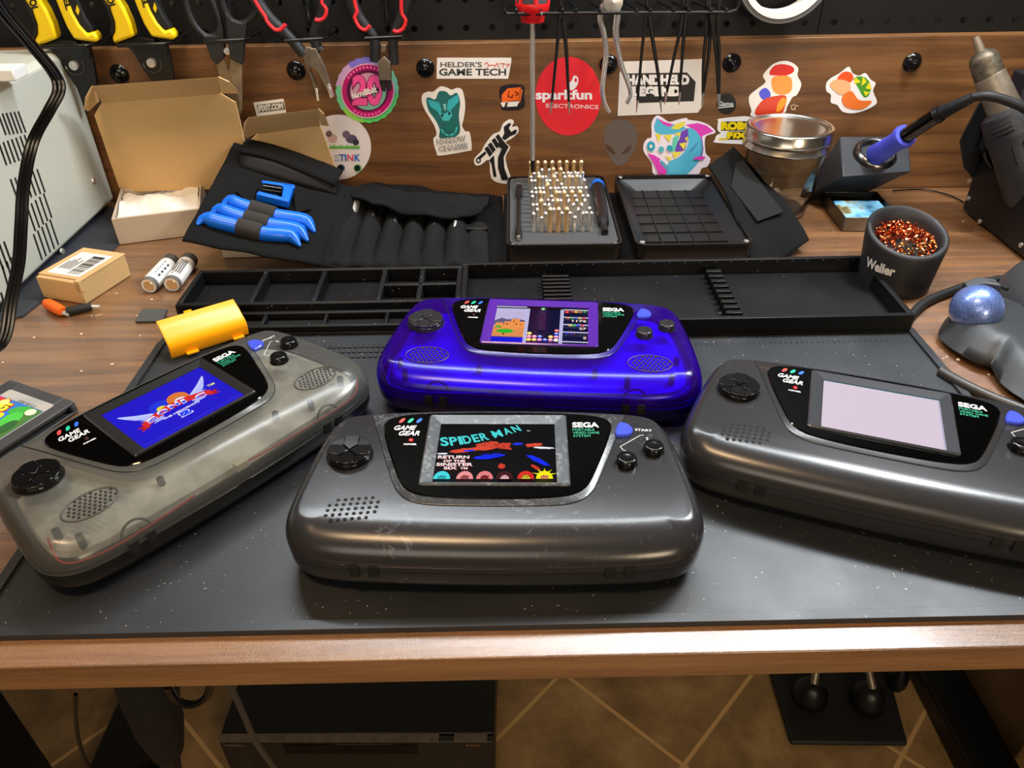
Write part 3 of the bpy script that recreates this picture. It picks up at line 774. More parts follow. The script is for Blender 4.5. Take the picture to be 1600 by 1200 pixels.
console('see-through smoky handheld console at the left with a blue title screen', ploc(-199.9, 372.6), radians(49.6), dict(G, shell='shell_smoke', back='shell_smoke_back', trim='shell_smoke', bezel='bezel_smoke', screen='title_blue', clear=True, lamp=False, inner='inner_grey', bay='bay_grey', spring='post_grey', wire='wire_red', conn='connector_white', grille_ring='post_grey'))

# ================================================================ MAT WITH TRAYS
def plane3(a, b, c):
    n = (Vector(b)-Vector(a)).cross(Vector(c)-Vector(a)).normalized()
    return Vector(a), n
mat_ = thing('silicone_mat', 'wide black silicone work mat with parts trays along its far side', 'work mat', (0, .4, 0))
MX0, MX1, MY0, MY1 = -.2665, .3130, .2365, .604
TY = .5035          # where the trays begin
q = MB()
q.box(MX0, MX1, MY0, TY+.012, .0002, .0024)
# raised border with a groove inside it
e = .0055
q.box(MX0, MX1, MY0, MY0+e, .0024, .0040); q.box(MX0, MX0+e, MY0+e, TY, .0024, .0040); q.box(MX1-e, MX1, MY0+e, TY, .0024, .0040)
g = MB()
gi = .0012
for a in ((MX0+e, MX1-e, MY0+e, MY0+e+gi), (MX0+e, MX0+e+gi, MY0+e, TY), (MX1-e-gi, MX1-e, MY0+e, TY)):
    q.box(*a, .00242, .00250, 1)
# moulded keypad dimples at the left of the far edge, and a row of ticks
random.seed(4)
for r in range(3):
    for c in range(30):
        x = -.208+c*.0042; y = .478+r*.0068
        q.box(x, x+.003, y, y+.0045, .0024, .0032)
for c in range(90):
    x = -.07+c*.0040
    q.box(x, x+.0008, .487, .490, .0024, .0028)
q.build('mat_sheet', ['silicone', 'dark_void'], mat_, world=True, bevel=.0006)
def tray(name, x0, x1, y0, y1, zt, cells, extra=None, wall=.0045):
    b = MB(); b.box(x0, x1, y0, y1, .0005, .0045)
    zf = .0045
    # outer walls, then the inner walls given as cell rectangles
    xs = sorted({x0, x1}); 
    b.box(x0, x1, y1-wall, y1, zf, zt); b.box(x0, x1, y0, y0+wall, zf, zt); b.box(x0, x0+wall, y0+wall, y1-wall, zf, zt); b.box(x1-wall, x1, y0+wall, y1-wall, zf, zt)
    for a in cells: b.box(a[0], a[1], a[2], a[3], zf, zt-.0006)
    if extra: extra(b)
    return b.build(name, 'silicone_tray', mat_, world=True, bevel=.0011)
zt = .0165
def dv(px): return atz(px, 458, zt).x
yA = .5375; yB = .600
d1, d2, d3, d4 = dv(397), dv(493), dv(592), dv(716)
w = .0042
cells = [(x-w/2, x+w/2, yA+.004, yB-.004) for x in (d1, d2, d3, d4)]
xm = (d3+d4)/2; ym = (yA+yB)/2
cells += [(xm-w/2, xm+w/2, yA+.004, yB-.004), (d3, d4, ym-w/2, ym+w/2)]
XM = d4
tray('compartment_tray', MX0+.004, XM+.002, yA, yB, zt, cells)
# low front row on the left, open cells
fr = [(x-.0015, x+.0015, TY+.012, yA-.002) for x in (-.19, -.142, -.094, -.05)]
tray('shallow_tray', MX0+.006, XM+.002, TY+.0085, yA-.0005, .0105, fr)
def ribs(b):
    xa, xb = atz(848, 450, .012).x, atz(892, 450, .012).x
    for k in range(12):
        y = .512+k*.0066; b.box(xa, xb, y, y+.0032, .0045, .0120)
    xs, xe = atz(1110, 430, .012).x, atz(1135, 500, .012).x
    for k in range(9):
        y = .592-k*.0088; b.box(xs-.002, xs+.011, y-.005, y, .0045, .0125)
    for k in range(26):
        x = XM+.02+k*.0132; b.box(x, x+.0016, yB-.0036, yB-.0016, zt-.001, zt+.0002)
tray('long_tray', XM+.0022, MX1-.004, TY-.0035, yB+.003, zt+.001, [], ribs)

# ================================================================ SMALL THINGS ON THE LEFT OF THE DESK
# orange battery cover, leaning on the tray edge
oc = thing('battery_cover', 'bright orange plastic battery cover resting on the mat edge behind the smoky console', 'battery cover', (0, 0, 0))
P0 = atz(265, 549, .0110); P1 = atz(387, 511, .0110)
P3_ = atz(237, 503, .026); P2_ = atz(355, 466, .026)
ux = (P1-P0).normalized(); L = (P1-P0).length
uy = ((P3_+P2_)/2-(P0+P1)/2); uy.z = 0; uy = (uy-ux*uy.dot(ux)); W_ = uy.length; uy.normalize()
oc.matrix_basis = Matrix(((ux.x, uy.x, 0, P0.x), (ux.y, uy.y, 0, P0.y), (0, 0, 1, P0.z), (0, 0, 0, 1)))
prof = [(0, -.0062), (-.0008, .001), (.0004, .0046), (.0030, .0068), (.0070, .0080), (W_*.5, .0108), (W_*.8, .0128), (W_, .0140)]
inner = [(y+.0018, z-.0016) for y, z in prof[:5]]+[(y, z-.002) for y, z in prof[5:]]
ring = prof+inner[::-1]
b = MB(); b.loft([[(x, y, z) for y, z in ring] for x in (0, .003, L-.003, L)], 0, True, True)
b.build('cover_shell', 'orange_plastic', oc, bevel=.0006, ang=50)
for x0, x1 in ((L*.18, L*.33), (L*.78, L*.92)): MB().box(x0, x1, -.0034, .001, -.0060, -.0046).build('clip_tab', 'orange_plastic', oc, bevel=.0003)
MB().box(L*.36, L*.46, W_-.001, W_+.004, .0120, .0136).build('latch_tongue', 'orange_plastic', oc, bevel=.0004)

# AA batteries
ba = None
for i, (a, c, lab) in enumerate([((232, 447), (272, 404), 'white AA battery lying on the desk, the left one of the pair'), ((268, 445), (300, 401), 'white AA battery with dark print and grey end, the right one of the pair')]):
    A_ = atz(*a, .0072); C_ = atz(*c, .0072); d = (C_-A_); d.z = 0; d.normalize()
    t = thing('battery', lab, 'battery', (A_.x, A_.y, .0), atan2(d.y, d.x)-pi/2, 'loose batteries beside the tray')
    M = T(0, 0, .0073) @ RX(-pi/2)
    MB().lathe([(0, .0008), (.0066, .0004), (.0071, .0012), (.0072, .003), (.0072, .038), (.0070, .040)], 26, 0, M, False, False).build('sleeve', ['white_plastic'], t)
    MB().lathe([(.0070, .0399), (.0072, .041), (.0072, .0485), (.0066, .0492), (0, .0492)], 26, 0, M, False, False).build('end_cap', 'post_grey', t)
    MB().lathe([(.0064, .0002), (.0069, .0003), (.0071, .0010), (.00722, .0030), (.00724, .0042)], 26, 0, M, False, False).build('end_ring', mat('battery_grey', (96, 92, 92), .4), t)
    MB().lathe([(0, -.0003), (.0043, -.0003), (.0046, .0004), (.0046, .0008)], 20, 0, M, False, False).build('terminal', 'gold', t)
    # wrapped print
    def cyl(u, v, L_): 
        r = .00726; return Vector((r*sin(u), v, .0073+r*cos(u)))
    ar = Art(cyl)
    if i == 1:
        for k in range(9): ar.rect(-.9+k*.1, .014, -.85+k*.1, .030, (60, 58, 60))
        for k in range(3): ar.poly([(.1+.25*k, .010), (.28+.25*k, .010), (.28+.25*k, .034), (.1+.25*k, .034)], (96, 94, 96))
        for k in range(7): ar.rect(-.2, .008+k*.0042, .0, .0105+k*.0042, (40, 38, 42))
    else:
        for k in range(5): ar.rect(.25, .012+k*.0048, .42, .0150+k*.0048, (120, 122, 128))
        for k in range(4): ar.rect(.75, .010+k*.006, 1.0, .0138+k*.006, (70, 70, 78))
    ar.build('print', t)

# small grey square pad
pts = [atz(px, py, .002) for px, py in ((211, 502), (255, 501), (261, 482), (222, 482))]
tag(MB().slab([(p.x, p.y, .0003) for p in pts], (0, 0, .0017)).build('foam_pad', mat('grey_pad', (70, 70, 68), .7), bevel=.0003, loc=(pts[0].x, pts[0].y, .0003)), 'small flat dark grey square pad between the batteries and the orange cover', 'pad')

# insulated clip connectors
a = atz(72, 473, .0045); c = atz(98, 487, .0045); e_ = atz(143, 479, .004); f_ = atz(156, 479, .003)
t = thing('sleeved_connector', 'orange sleeved connector by the power supply foot', 'connector', (a.x, a.y, 0))
MB().tube([a, a.lerp(c, .15), a.lerp(c, .85), c], [.0034, .0046, .0046, .0034], 14).build('sleeve', 'orange_sleeve', t, world=True)
MB().tube([c+Vector((0, 0, -.001)), c+Vector((.005, -.001, -.0025))], .0018, 8).build('pin', 'steel', t, world=True)
t = thing('sleeved_connector', 'black sleeved connector in front of the small cardboard box', 'connector', (c.x+.006, c.y, 0))
c2 = atz(104, 487, .0038)
MB().tube([c2, c2.lerp(e_, .1), c2.lerp(e_, .9), e_], [.003, .0037, .0034, .003], 12).build('sleeve', 'black_rubber', t, world=True)
MB().tube([e_, f_], .0013, 8).build('pin', 'steel', t, world=True)
MB().tube([c2+Vector((-.004, -.001, -.001)), c2], .0015, 8).build('pin', 'steel', t, world=True)

# small cardboard box with a barcode label
p = [atz(68, 464, .001), atz(134, 475, .001), atz(212, 430, .001)]
ux = (p[1]-p[0]); lx = ux.length; ux.normalize(); uy = Vector((-ux.y, ux.x, 0)); ly = abs((p[2]-p[1]).dot(uy))
t = thing('cardboard_box', 'small closed brown cardboard box with a white barcode label', 'box', (p[0].x, p[0].y, 0), atan2(ux.y, ux.x))
h = .0215
b = MB(); b.box(0, lx, 0, ly, .0003, h-.0012); b.build('carton', 'cardboard', t, bevel=.0008)
b = MB(); b.box(-.0006, lx+.0004, .004, ly+.0006, h-.0012, h); b.box(lx*.9, lx+.0008, .0, .004, h-.010, h+.0003)
b.build('carton_lid', 'cardboard', t, bevel=.0004)
ar = Art(lambda u, v, L_: Vector((u, v, h+.00005+.00003*L_)), rough=.5)
ar.rect(lx*.12, ly*.14, lx*.88, ly*.86, (216, 214, 210))
y = ly*.2
random.seed(9)
while y < ly*.78:
    wv = random.choice([.0005, .0008, .0014]); ar.rect(lx*.52, y, lx*.80, y+wv, (40, 38, 36)); y += wv+random.choice([.0006, .001, .0012])
for k in range(5): ar.rect(lx*(.20+.06*k), ly*.3, lx*(.22+.06*k), ly*(.55+.06*(k % 3)), (96, 92, 88))
ar.build('barcode_label', t)

# loose crumbs on the desk top
random.seed(21)
for px, py in ((182, 458), (237, 468), (214, 493), (175, 569), (127, 580), (143, 493), (53, 527), (127, 522), (1480, 557), (1497, 562), (1421, 495), (1421, 503), (1519, 449), (1268, 405), (1505, 345), (1474, 560), (1545, 585), (4, 566), (219, 524), (1420, 382)):
    pnt = atz(px, py, .0006); s_ = random.uniform(.0006, .0013)
    o = MB().lathe([(0, 0), (s_, s_*.3), (s_*.8, s_*.8), (0, s_)], 7, 0, T(pnt.x, pnt.y, .0001) @ RZ(random.random()*3), False, False).build('solder_crumb', mat('crumb', (226, 206, 190), .6), loc=(pnt.x, pnt.y, 0))
    tag(o, 'tiny pale crumb lying on the bare desk top', 'crumb', 'pale crumbs scattered over the desk')

# ================================================================ OPEN CARDBOARD BOXES AT THE BACK
def mailer(label, fl, fr, depth, hgt, lid_px, flap_px, lidY, ears):
    F0 = atz(*fl, 0); F1 = atz(*fr, 0); ux = F1-F0; lx = ux.length; ux.normalize()
    t = thing('cardboard_mailer', label, 'box', (F0.x, F0.y, .0005), atan2(ux.y, ux.x))
    b = MB(); k = .0018
    b.box(0, lx, 0, depth, 0, k); b.box(0, lx, 0, k*1.6, k, hgt); b.box(0, lx, depth-k, depth, k, hgt*.9)
    b.box(0, k, k, depth-k, k, hgt); b.box(lx-k, lx, k, depth-k, k, hgt)
    b.build('tray', 'card_white', t, bevel=.0004)
    pts = [atY(px, py, Y) for px, py, Y in lid_px]
    b = MB(); b.slab(pts, (0, .0018, 0)); b.build('lid', 'cardboard', t, world=True, bevel=.0003, flat=True)
    pts = [atY(px, py, Y) for px, py, Y in flap_px]
    b = MB(); b.slab(pts, (0, .0008, -.0013)); b.build('lid_flap', 'cardboard', t, world=True, bevel=.0003, flat=True)
    for ear in ears:
        b = MB(); b.slab([atY(px, py, Y) for px, py, Y in ear], (.0012, .0008, 0)); b.build('ear_flap', 'cardboard_edge', t, world=True, flat=True)
    return t, lx
lY = .782
t, lx = mailer('large open cardboard mailer box at the back left, lid up, white packing inside', (187, 383), (322, 366), .088, .026,
    [(205, 300, 0.7750), (332, 296, 0.7750), (384, 232, 0.7710), (381, 213, 0.7700), (368, 160, 0.7660), (343, 145, 0.7650), (159, 160, 0.7650), (147, 180, 0.7660), (186, 294, 0.7750)],
    [(159, 160, 0.7645), (343, 145, 0.7645), (340, 120, 0.7380), (143, 134, 0.7380)], lY,
    [[(143, 134, 0.7380), (153, 158, 0.7640), (137, 174, 0.7510), (131, 170, 0.7430), (133, 152, 0.7360)], [(340, 120, 0.7380), (345, 146, 0.7620), (372, 146, 0.7540), (368, 140, 0.7460), (357, 128, 0.7380)]])
ns = MB(); G_ = []
random.seed(5)
for i in range(22):
    row = []
    for j in range(15):
        u = i/21; v = j/14
        z = .012+.008*noise.noise(Vector((u*2.6+v*2, v*2.2, .3)))+.0045*abs(noise.noise(Vector((u*9+v*6, v*5-u*3, 2))))+.006*(1-abs(v-.5)*2)
        row.append((.003+u*(lx-.006), .004+v*(.088-.008), .006+z))
    G_.append(row)
ns.grid(G_); ns.build('packing_sheet', 'padding', t, ang=60)
mailer('smaller open cardboard mailer box half hidden behind the left end of the tool roll', (349, 404), (470, 400), .085, .020,
    [(408, 300, 0.7750), (520, 300, 0.7750), (524, 262, 0.7730), (500, 195, 0.7670), (402, 208, 0.7670), (380, 230, 0.7690)],
    [(402, 208, 0.7665), (500, 195, 0.7665), (497, 170, 0.7430), (388, 183, 0.7430)], lY,
    [[(388, 183, 0.7430), (402, 207, 0.7660), (385, 216, 0.7560), (380, 208, 0.7480), (381, 192, 0.7430)], [(497, 170, 0.7430), (501, 196, 0.7660), (512, 197, 0.7620), (505, 178, 0.7460)]])

# ================================================================ BENCH POWER SUPPLY (left edge)
ps = thing('bench_power_supply', 'pale grey metal power supply case with rows of vent slots at the left edge', 'power supply', (-.50, .60, 0))
def Xp(px, py, X):
    d = ray(px, py); return CAM+d*(X/d.x)
PX = -.4165; PTZ = .1565
PB = .792; PFy = .36
b = MB()
prof = [(-.64, .004), (PX-.004, .004), (PX, .008), (PX, PTZ-.006), (PX-.006, PTZ), (-.64, PTZ)]
b.loft([[(x, y, z) for x, z in prof] for y in (PFy, PB)], 0, True, True)
b.build('case', 'grey_paint', ps, bevel=.0012, world=True, ang=30)
def slot_row(pxs):
    pass
n_sl = 0
slot_px = []
for (x, y, n, dx, dy, lx_, ly_) in [
    # start x,y (top of first slot), count, step between slots, slot length vector
    (-3, 178, 6, 6.2, -.8, 12, 33), (-2, 224, 7, 6.6, -2.2, 12, 34), (16, 280, 7, 6.9, -2.6, 12.5, 36), (18, 310, 1, 0, 0, 0, 0),
    (42, 323, 5, 6.4, -5.2, 13, 38), (52, 366, 5, 6.4, -5.8, 13.5, 40), (-8, 386, 3, 6.8, -4.4, 13, 36), (3, 415, 3, 7.2, -6.4, 12, 42), (-6, 462, 2, 7, -5, 12, 40)]:
    for k in range(n):
        if lx_: slot_px.append(((x+k*dx, y+k*dy), (x+k*dx+lx_, y+k*dy+ly_), k == 0))
b = None
for (a, c, first) in slot_px:
    if first:
        if b is not None and b.f: b.build('vent_row', 'dark_void', ps, world=True, flat=True)
        b = MB()
    A_ = Xp(*a, PX); C_ = Xp(*c, PX)
    if A_.y > PB-.01 or C_.y < PFy: continue
    up = (C_-A_).normalized(); sd = up.cross(Vector((1, 0, 0)))*.0011
    P = [A_+sd, A_-sd, C_-sd, C_+sd]
    b.slab([(PX+.0001, q_.y, q_.z) for q_ in P], (.00025, 0, 0))
b.build('vent_row', 'dark_void', ps, world=True, flat=True)
for px, py in ((97, 393), (28, 472), (146, 283)):
    c = Xp(px, py, PX)
    MB().lathe([(0, -.0002), (.0034, 0), (.0030, .0012), (.0012, .0019), (0, .0018)], 16, 0, T(c) @ RY(pi/2), False, False).build('screw', 'steel', ps, world=True)
for y in (.42, .76):
    MB().box(-.46, -.425, y-.012, y+.012, .0002, .0045).build('rubber_foot', 'black_rubber', ps, world=True)
# white plastic piece on top
c = atz(14, 122, PTZ+.001)
b = MB(); b.box(c.x-.05, c.x+.011, c.y-.010, c.y+.012, PTZ+.0004, PTZ+.010); b.build('cord_clip', 'white_plastic', bevel=.0012, loc=(c.x, c.y, PTZ)); 
tag(bpy.data.objects['cord_clip'], 'white plastic clip lying on top of the grey power supply', 'clip')
# flat black sheet under the case edge
pts = [atz(px, py, .001) for px, py in ((60, 470), (100, 460), (150, 335), (180, 312), (178, 330), (160, 378), (95, 470), (75, 478), (55, 478))]
pts = [(-.41, .545), (-.395, .552), (-.388, .60), (-.372, .66), (-.372, .72), (-.366, .775), (-.44, .785), (-.44, .56)]
b = MB(); b.slab([(x, y, .0002) for x, y in pts], (0, 0, .0012)); 
tag(b.build('rubber_sheet', mat('sheet_dark', (38, 42, 50), .7), loc=(-.40, .66, .0002)), 'dark rubber sheet sticking out from under the grey power supply', 'sheet')
# three-strand cord hanging down in front of it
path = [(-40, -70, .46), (0, 8, .47), (42, 60, .485), (84, 112, .50), (93, 140, .50), (78, 172, .495), (52, 222, .49), (38, 290, .475), (34, 350, .455), (30, 410, .44), (18, 470, .425), (10, 520, .415), (-6, 545, .41), (-40, 560, .41)]
cd_ = thing('power_cable', 'black three-strand cord hanging in front of the grey power supply', 'cord', (-.38, .46, 0))
pp = []
for px, py, Y in path:
    q_ = atY(px, py, Y); pp.append(q_)
pp = smooth_path(pp, 7)
for k in (-1, 0, 1):
    off = [Vector((.0026*k, -.0008*abs(k), 0)) for _ in pp]
    MB().tube([a+o_ for a, o_ in zip(pp, off)], .00155, 8).build('strand', 'wire_black', cd_, world=True)

# ================================================================ TOOL ROLL
roll = thing('tool_roll', 'black fabric tool roll spread open across the back of the desk', 'tool roll', (-.05, .70, 0))
def patch(ctrl, nu, nv, wob=.0012, fr=60, seed=0):
    """ctrl: rows of 3-D control points -> smooth fine grid"""
    rows = []
    fine = []
    for r in ctrl:
        fine.append(resample(smooth_path(r, 8), nu))
    cols = []
    for i in range(nu):
        cols.append(resample(smooth_path([fr_[i] for fr_ in fine], 8), nv))
    G_ = [[cols[i][j] for i in range(nu)] for j in range(nv)]
    for r in G_:
        for p in r:
            p.z += wob*noise.noise(Vector((p.x*fr, p.y*fr, seed)))
            if p.z < .0005: p.z = .0005
    return G_
def resample(P, n):
    d = [0]
    for a, b in zip(P, P[1:]): d.append(d[-1]+(b-a).length)
    out = []; k = 0
    for i in range(n):
        s = d[-1]*i/(n-1)
        while k < len(d)-2 and d[k+1] < s: k += 1
        t = 0 if d[k+1] == d[k] else (s-d[k])/(d[k+1]-d[k])
        out.append(P[k].lerp(P[k+1], min(1, max(0, t))))
    return out
# left panel: leans up over the small mailer
LBL, LBR, LTL, LTR = atz(285, 376, .034), atz(502, 414, .006), atY(366, 221, .770), atY(548, 292, .786)
LP0, LN = plane3(LBL, LBR, LTL)
if LN.z < 0: LN = -LN
def lp(px, py, off=0.0):
    return atP(px, py, LP0, LN)+LN*off
def mid(a, b, t=.5, dz=0): return a.lerp(b, t)+Vector((0, 0, dz))
ctrl = [[LBL, lp(345, 385), lp(420, 400), LBR], [lp(325, 300), lp(370, 312), lp(440, 325), lp(522, 350)], [lp(366, 221), lp(410, 238), lp(475, 262), lp(546, 291)]]
MB().grid(patch(ctrl, 44, 34, .0022, 38)).build('left_panel', 'fabric_black', roll, world=True, solid=.0022, ang=70)
# folded flap across the top of the left panel
fp = [lp(376, 252, .001), lp(523, 300, .001)]
b = MB(); b.grid(patch([[lp(376, 252, .012), lp(430, 267, .013), lp(523, 302, .010)], [lp(384, 232, .010), lp(440, 250, .012), lp(530, 287, .010)], [lp(398, 219, .002), lp(450, 236, .003), lp(536, 268, .002)]], 20, 8, .0006, 60, 3))
b.build('folded_flap', 'fabric_black', roll, world=True, solid=.003, ang=70)
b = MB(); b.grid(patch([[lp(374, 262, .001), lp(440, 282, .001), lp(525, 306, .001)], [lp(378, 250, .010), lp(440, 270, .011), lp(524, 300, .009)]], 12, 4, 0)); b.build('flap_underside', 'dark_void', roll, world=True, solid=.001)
# middle panel
zb = .0022
def z_(px, py, z=zb): return atz(px, py, z)
ctrl = [[LBR+Vector((-.004, 0, 0)), z_(560, 420), z_(680, 422), z_(785, 420)], [lp(522, 350), z_(590, 370, .0022), z_(690, 372, .0022), z_(787, 370)], [lp(546, 291), atY(600, 290, .793), atY(700, 300, .794), atY(785, 306, .794)]]
MB().grid(patch(ctrl, 30, 18, .001, 50, 5)).build('middle_panel', 'fabric_black', roll, world=True, solid=.002, ang=70)
# pockets with tool-shaped bulges
NU = 110; rows = []
for j in range(14):
    v = j/13; r = []
    for i in range(NU):
        u = i/(NU-1)
        pxb = 503+u*(765-503); pyb = 413+5*sin(u*pi); pxt = 545+u*(762-545); pyt = 330+u*32
        px = pxb+(pxt-pxb)*v; py = pyb+(pyt-pyb)*v
        ph = u*7.0
        amp = .0115*min(1, v*2.2+.12)*(1 if u < .86 else .4)
        hgt = .003+.004*v+amp*abs(sin(ph*pi))**.65
        base = z_(px, py, .004)
        # sit on a gently rising base, bulging upward
        r.append(Vector((base.x, base.y, hgt+.002*v+.0016*noise.noise(Vector((base.x*70, base.y*45, 7))))))
    rows.append(r)
MB().grid(rows).build('pocket_row', 'fabric_pocket', roll, world=True, solid=.0018, ang=70)
# drooping flap over the pockets
b = MB(); c0 = [atY(547, 288, .790), atY(600, 288, .792), atY(690, 298, .793), atY(765, 306, .793)]
c1 = [atz(548, 300, .022), atz(600, 300, .028), atz(690, 312, .026), atz(763, 312, .022)]
c2 = [atz(548, 303, .030), atz(600, 322, .030), atz(690, 340, .024), atz(752, 332, .022)]
b.grid(patch([c2, c1, c0], 60, 18, .0046, 46, 9)); b.build('pocket_flap', 'fabric_black', roll, world=True, solid=.0022, ang=70)
# ground panel under the bit case, and the right end flap curling up
ctrl = [[z_(778, 420), z_(900, 422), z_(1040, 418), z_(1165, 414)], [z_(785, 360), z_(900, 360), z_(1030, 355), z_(1140, 350)], [atY(788, 303, .795), atY(880, 303, .795), atY(1000, 300, .795), atY(1105, 298, .795)]]
MB().grid(patch(ctrl, 24, 10, .0, 50, 5)).build('base_panel', 'fabric_black', roll, world=True, solid=.0015, ang=70)
Ea, Eb, Ec = atz(1176, 414, .0015), atz(1264, 376, .012), atY(1146, 229, .772)
EP, EN = plane3(Ea, Eb, Ec)
if EN.y > 0: EN = -EN
def ep(px, py, off=0): return atP(px, py, EP, EN)+EN*off
E0 = [Ea, ep(1225, 398, -.002), Eb]
E1 = [ep(1150, 350, .004), ep(1196, 345, .002), ep(1240, 333)]
E2 = [ep(1128, 302, .006), ep(1160, 290, .004), ep(1196, 281)]
E3 = [ep(1106, 265, .004), ep(1126, 247, .002), Ec]
MB().grid(patch([E0, E1, E2, E3], 26, 34, .0026, 38, 8)).build('end_flap', 'fabric_black', roll, world=True, solid=.0022, ang=70)
MB().slab([ep(1148, 262, .0045), ep(1160, 256, .0035), ep(1222, 336, .0030), ep(1182, 352, .0040), ep(1140, 300, .0055)], EN*.0012).build('hook_patch', mat('velcro', (13, 14, 15), .95), roll, world=True)
# tools peeking from the pockets
def tip(label, pxs, z0, r, m_, name, cat):
    pts = [atz(px, py, z) for px, py, z in pxs]
    o = MB().tube(pts, r, 10).build(name, m_, loc=tuple(pts[0]))
    return tag(o, label, cat, 'tools in the pockets of the tool roll')
tip('shiny steel tweezers end in the first pocket of the tool roll', [(548, 345, .012), (553, 330, .017), (557, 317, .021)], 0, [.0035, .0045, .0040], 'steel', 'tweezers', 'tweezers')
tip('thin steel probe in the sixth pocket of the tool roll', [(708, 366, .012), (710, 357, .016), (712, 346, .019)], 0, .0016, 'steel', 'steel_probe', 'probe')
for k, (x, y) in enumerate(((583, 338), (617, 345), (648, 350), (677, 354))):
    tip('black tool handle in pocket '+('two', 'three', 'four', 'five')[k]+' from the left of the tool roll', [(x, y+10, .012), (x+1, y, .016), (x+2, y-9, .018)], 0, .0042 if k < 2 else .0026, 'black_plastic', 'pocket_tool', 'tool')
pts = [atz(727, 350, .014), atz(762, 352, .014), atz(762, 357, .013), atz(727, 357, .013)]
tag(MB().slab(pts, (0, 0, -.003)).build('plastic_card', 'black_plastic', loc=tuple(pts[0]), bevel=.0005), 'black plastic card in the last wide pocket of the tool roll', 'card')

# blue plastic opening tools held by elastic loops
def opening_tool(label, L0, L1, R1, R0):
    t = thing('opening_tool', label, 'opening tool', tuple(lp(*L0)), 0, 'blue opening tools on the tool roll')
    cl = [lp(*L0, .002), lp(L0[0]+12, L0[1]-7, .004), lp((L0[0]+L1[0])/2+4, (L0[1]+L1[1])/2-4, .0045), lp(*L1, .0045)]
    cr = [lp(*R1, .0045), lp((R0[0]+R1[0])/2, (R0[1]+R1[1])/2-6, .0045), lp(R0[0]-14, R0[1]-14, .0035), lp(*R0, .0018)]
    full = cl+cr
    P = resample(smooth_path(full, 5), 30)
    wd = [.0012+.0058*min(1, i/4)*min(1, (29-i)/4) for i in range(30)]
    MB().tube(P, wd, 10, up=LN).build('blade', 'blue_plastic', t, world=True)
    A_, C_ = cl[-1]+LN*.0005, cr[0]+LN*.0005
    return t, A_, C_
loops = []
for lab, a in (('blue plastic opening tool, the highest of the three on the tool roll', ((346, 327), (392, 332), (430, 343), (492, 365))),
               ('blue plastic opening tool, the middle one of the three on the tool roll', ((329, 340), (383, 347), (420, 357), (481, 379))),
               ('blue plastic opening tool, the lowest of the three on the tool roll', ((308, 354), (372, 360), (409, 370), (469, 387)))):
    t, A_, C_ = opening_tool(lab, *a); loops.append((A_, C_))
for A_, C_ in loops:
    MB().tube([A_.lerp(C_, s) for s in (0, .25, .5, .75, 1)], .0080, 12, up=LN).build('elastic_loop', mat('elastic', (46, 44, 43), 1.0), roll, world=True)
# blue clamp
cl = thing('suction_clamp', 'blue and black plastic clamp above the three blue tools on the tool roll', 'clamp', tuple(lp(405, 320)))
def lpoly(pts, off, th, m_, name, parent, bev=.0012):
    P = [lp(x, y, off) for x, y in pts]; return MB().slab(P, LN*th).build(name, m_, parent, world=True, bevel=bev)
lpoly([(400, 316), (451, 328), (460, 301), (443, 299), (440, 320), (404, 311)], .001, .009, 'blue_plastic', 'jaw', cl)
lpoly([(408, 294), (460, 301), (461, 306), (441, 304), (413, 301)], .006, .004, 'blue_plastic', 'jaw', cl)
P = [lp(412, 304, .006), lp(440, 308, .006)]
MB().tube(P, .0060, 16).build('roller', 'black_gloss', cl, world=True)
MB().lathe([(0, 0), (.006, .001), (.004, .003), (0, .004)], 16, 0, T(lp(424, 315, .003)), False, False).build('suction_cup', 'chrome', cl, world=True)
lpoly([(368, 301), (402, 296), (396, 316), (386, 317)], .001, .0016, 'fabric_black', 'strap_tab', roll, 0)
lpoly([(428, 282), (461, 296), (486, 329), (463, 336), (458, 304), (430, 290)], .001, .0016, 'fabric_black', 'strap_tab', roll, 0)

# ================================================================ BIT DRIVER CASE
def bitcase():
    A_ = Vector((.0012, .620, .0045))
    t = thing('bit_case', 'black case tray with grey foam full of shiny driver bits', 'case', tuple(A_), radians(-.8))
    W2, D2, H2 = .1022, .170, .020
    def shell(wall, zfloor):
        b = MB(); n = 5
        o = rrect(0, W2, 0, D2, .008, n); i_ = rrect(wall, W2-wall, wall, D2-wall, .006, n); o0 = rrect(.001, W2-.001, .001, D2-.001, .008, n)
        b.loft([[(x, y, 0) for x, y in o0], [(x, y, .003) for x, y in o], [(x, y, H2) for x, y in o], [(x, y, H2) for x, y in i_], [(x, y, zfloor) for x, y in i_]], 0, True, True)
        return b
    shell(.0022, .0165).build('tray', 'black_plastic', t, ang=30)
    b = MB(); pl = [(.010, .003), (W2-.010, .003), (W2-.003, .011), (W2-.003, D2-.011), (W2-.010, D2-.003), (.010, D2-.003), (.003, D2-.011), (.003, .011)]
    b.prism(pl, .0166, .0195); foam = b.build('foam', mat('foam_grey', (66, 68, 70), .95, bump=1, bscale=1500), t, bevel=.0006)
    for x, y in ((.006, .006), (W2-.006, .006), (.006, D2-.006), (W2-.006, D2-.006)):
        MB().lathe([(0, 0), (.002, 0), (.0019, .0012), (0, .0016)], 14, 0, T(x, y, H2-.0025), False, False).build('magnet', 'chrome', t)
    return t, A_, W2, D2, H2
bc, BA, W2, D2, H2 = bitcase()
Mb = bc.matrix_basis
def inb(x, y, z): return Mb @ Vector((x, y, z))
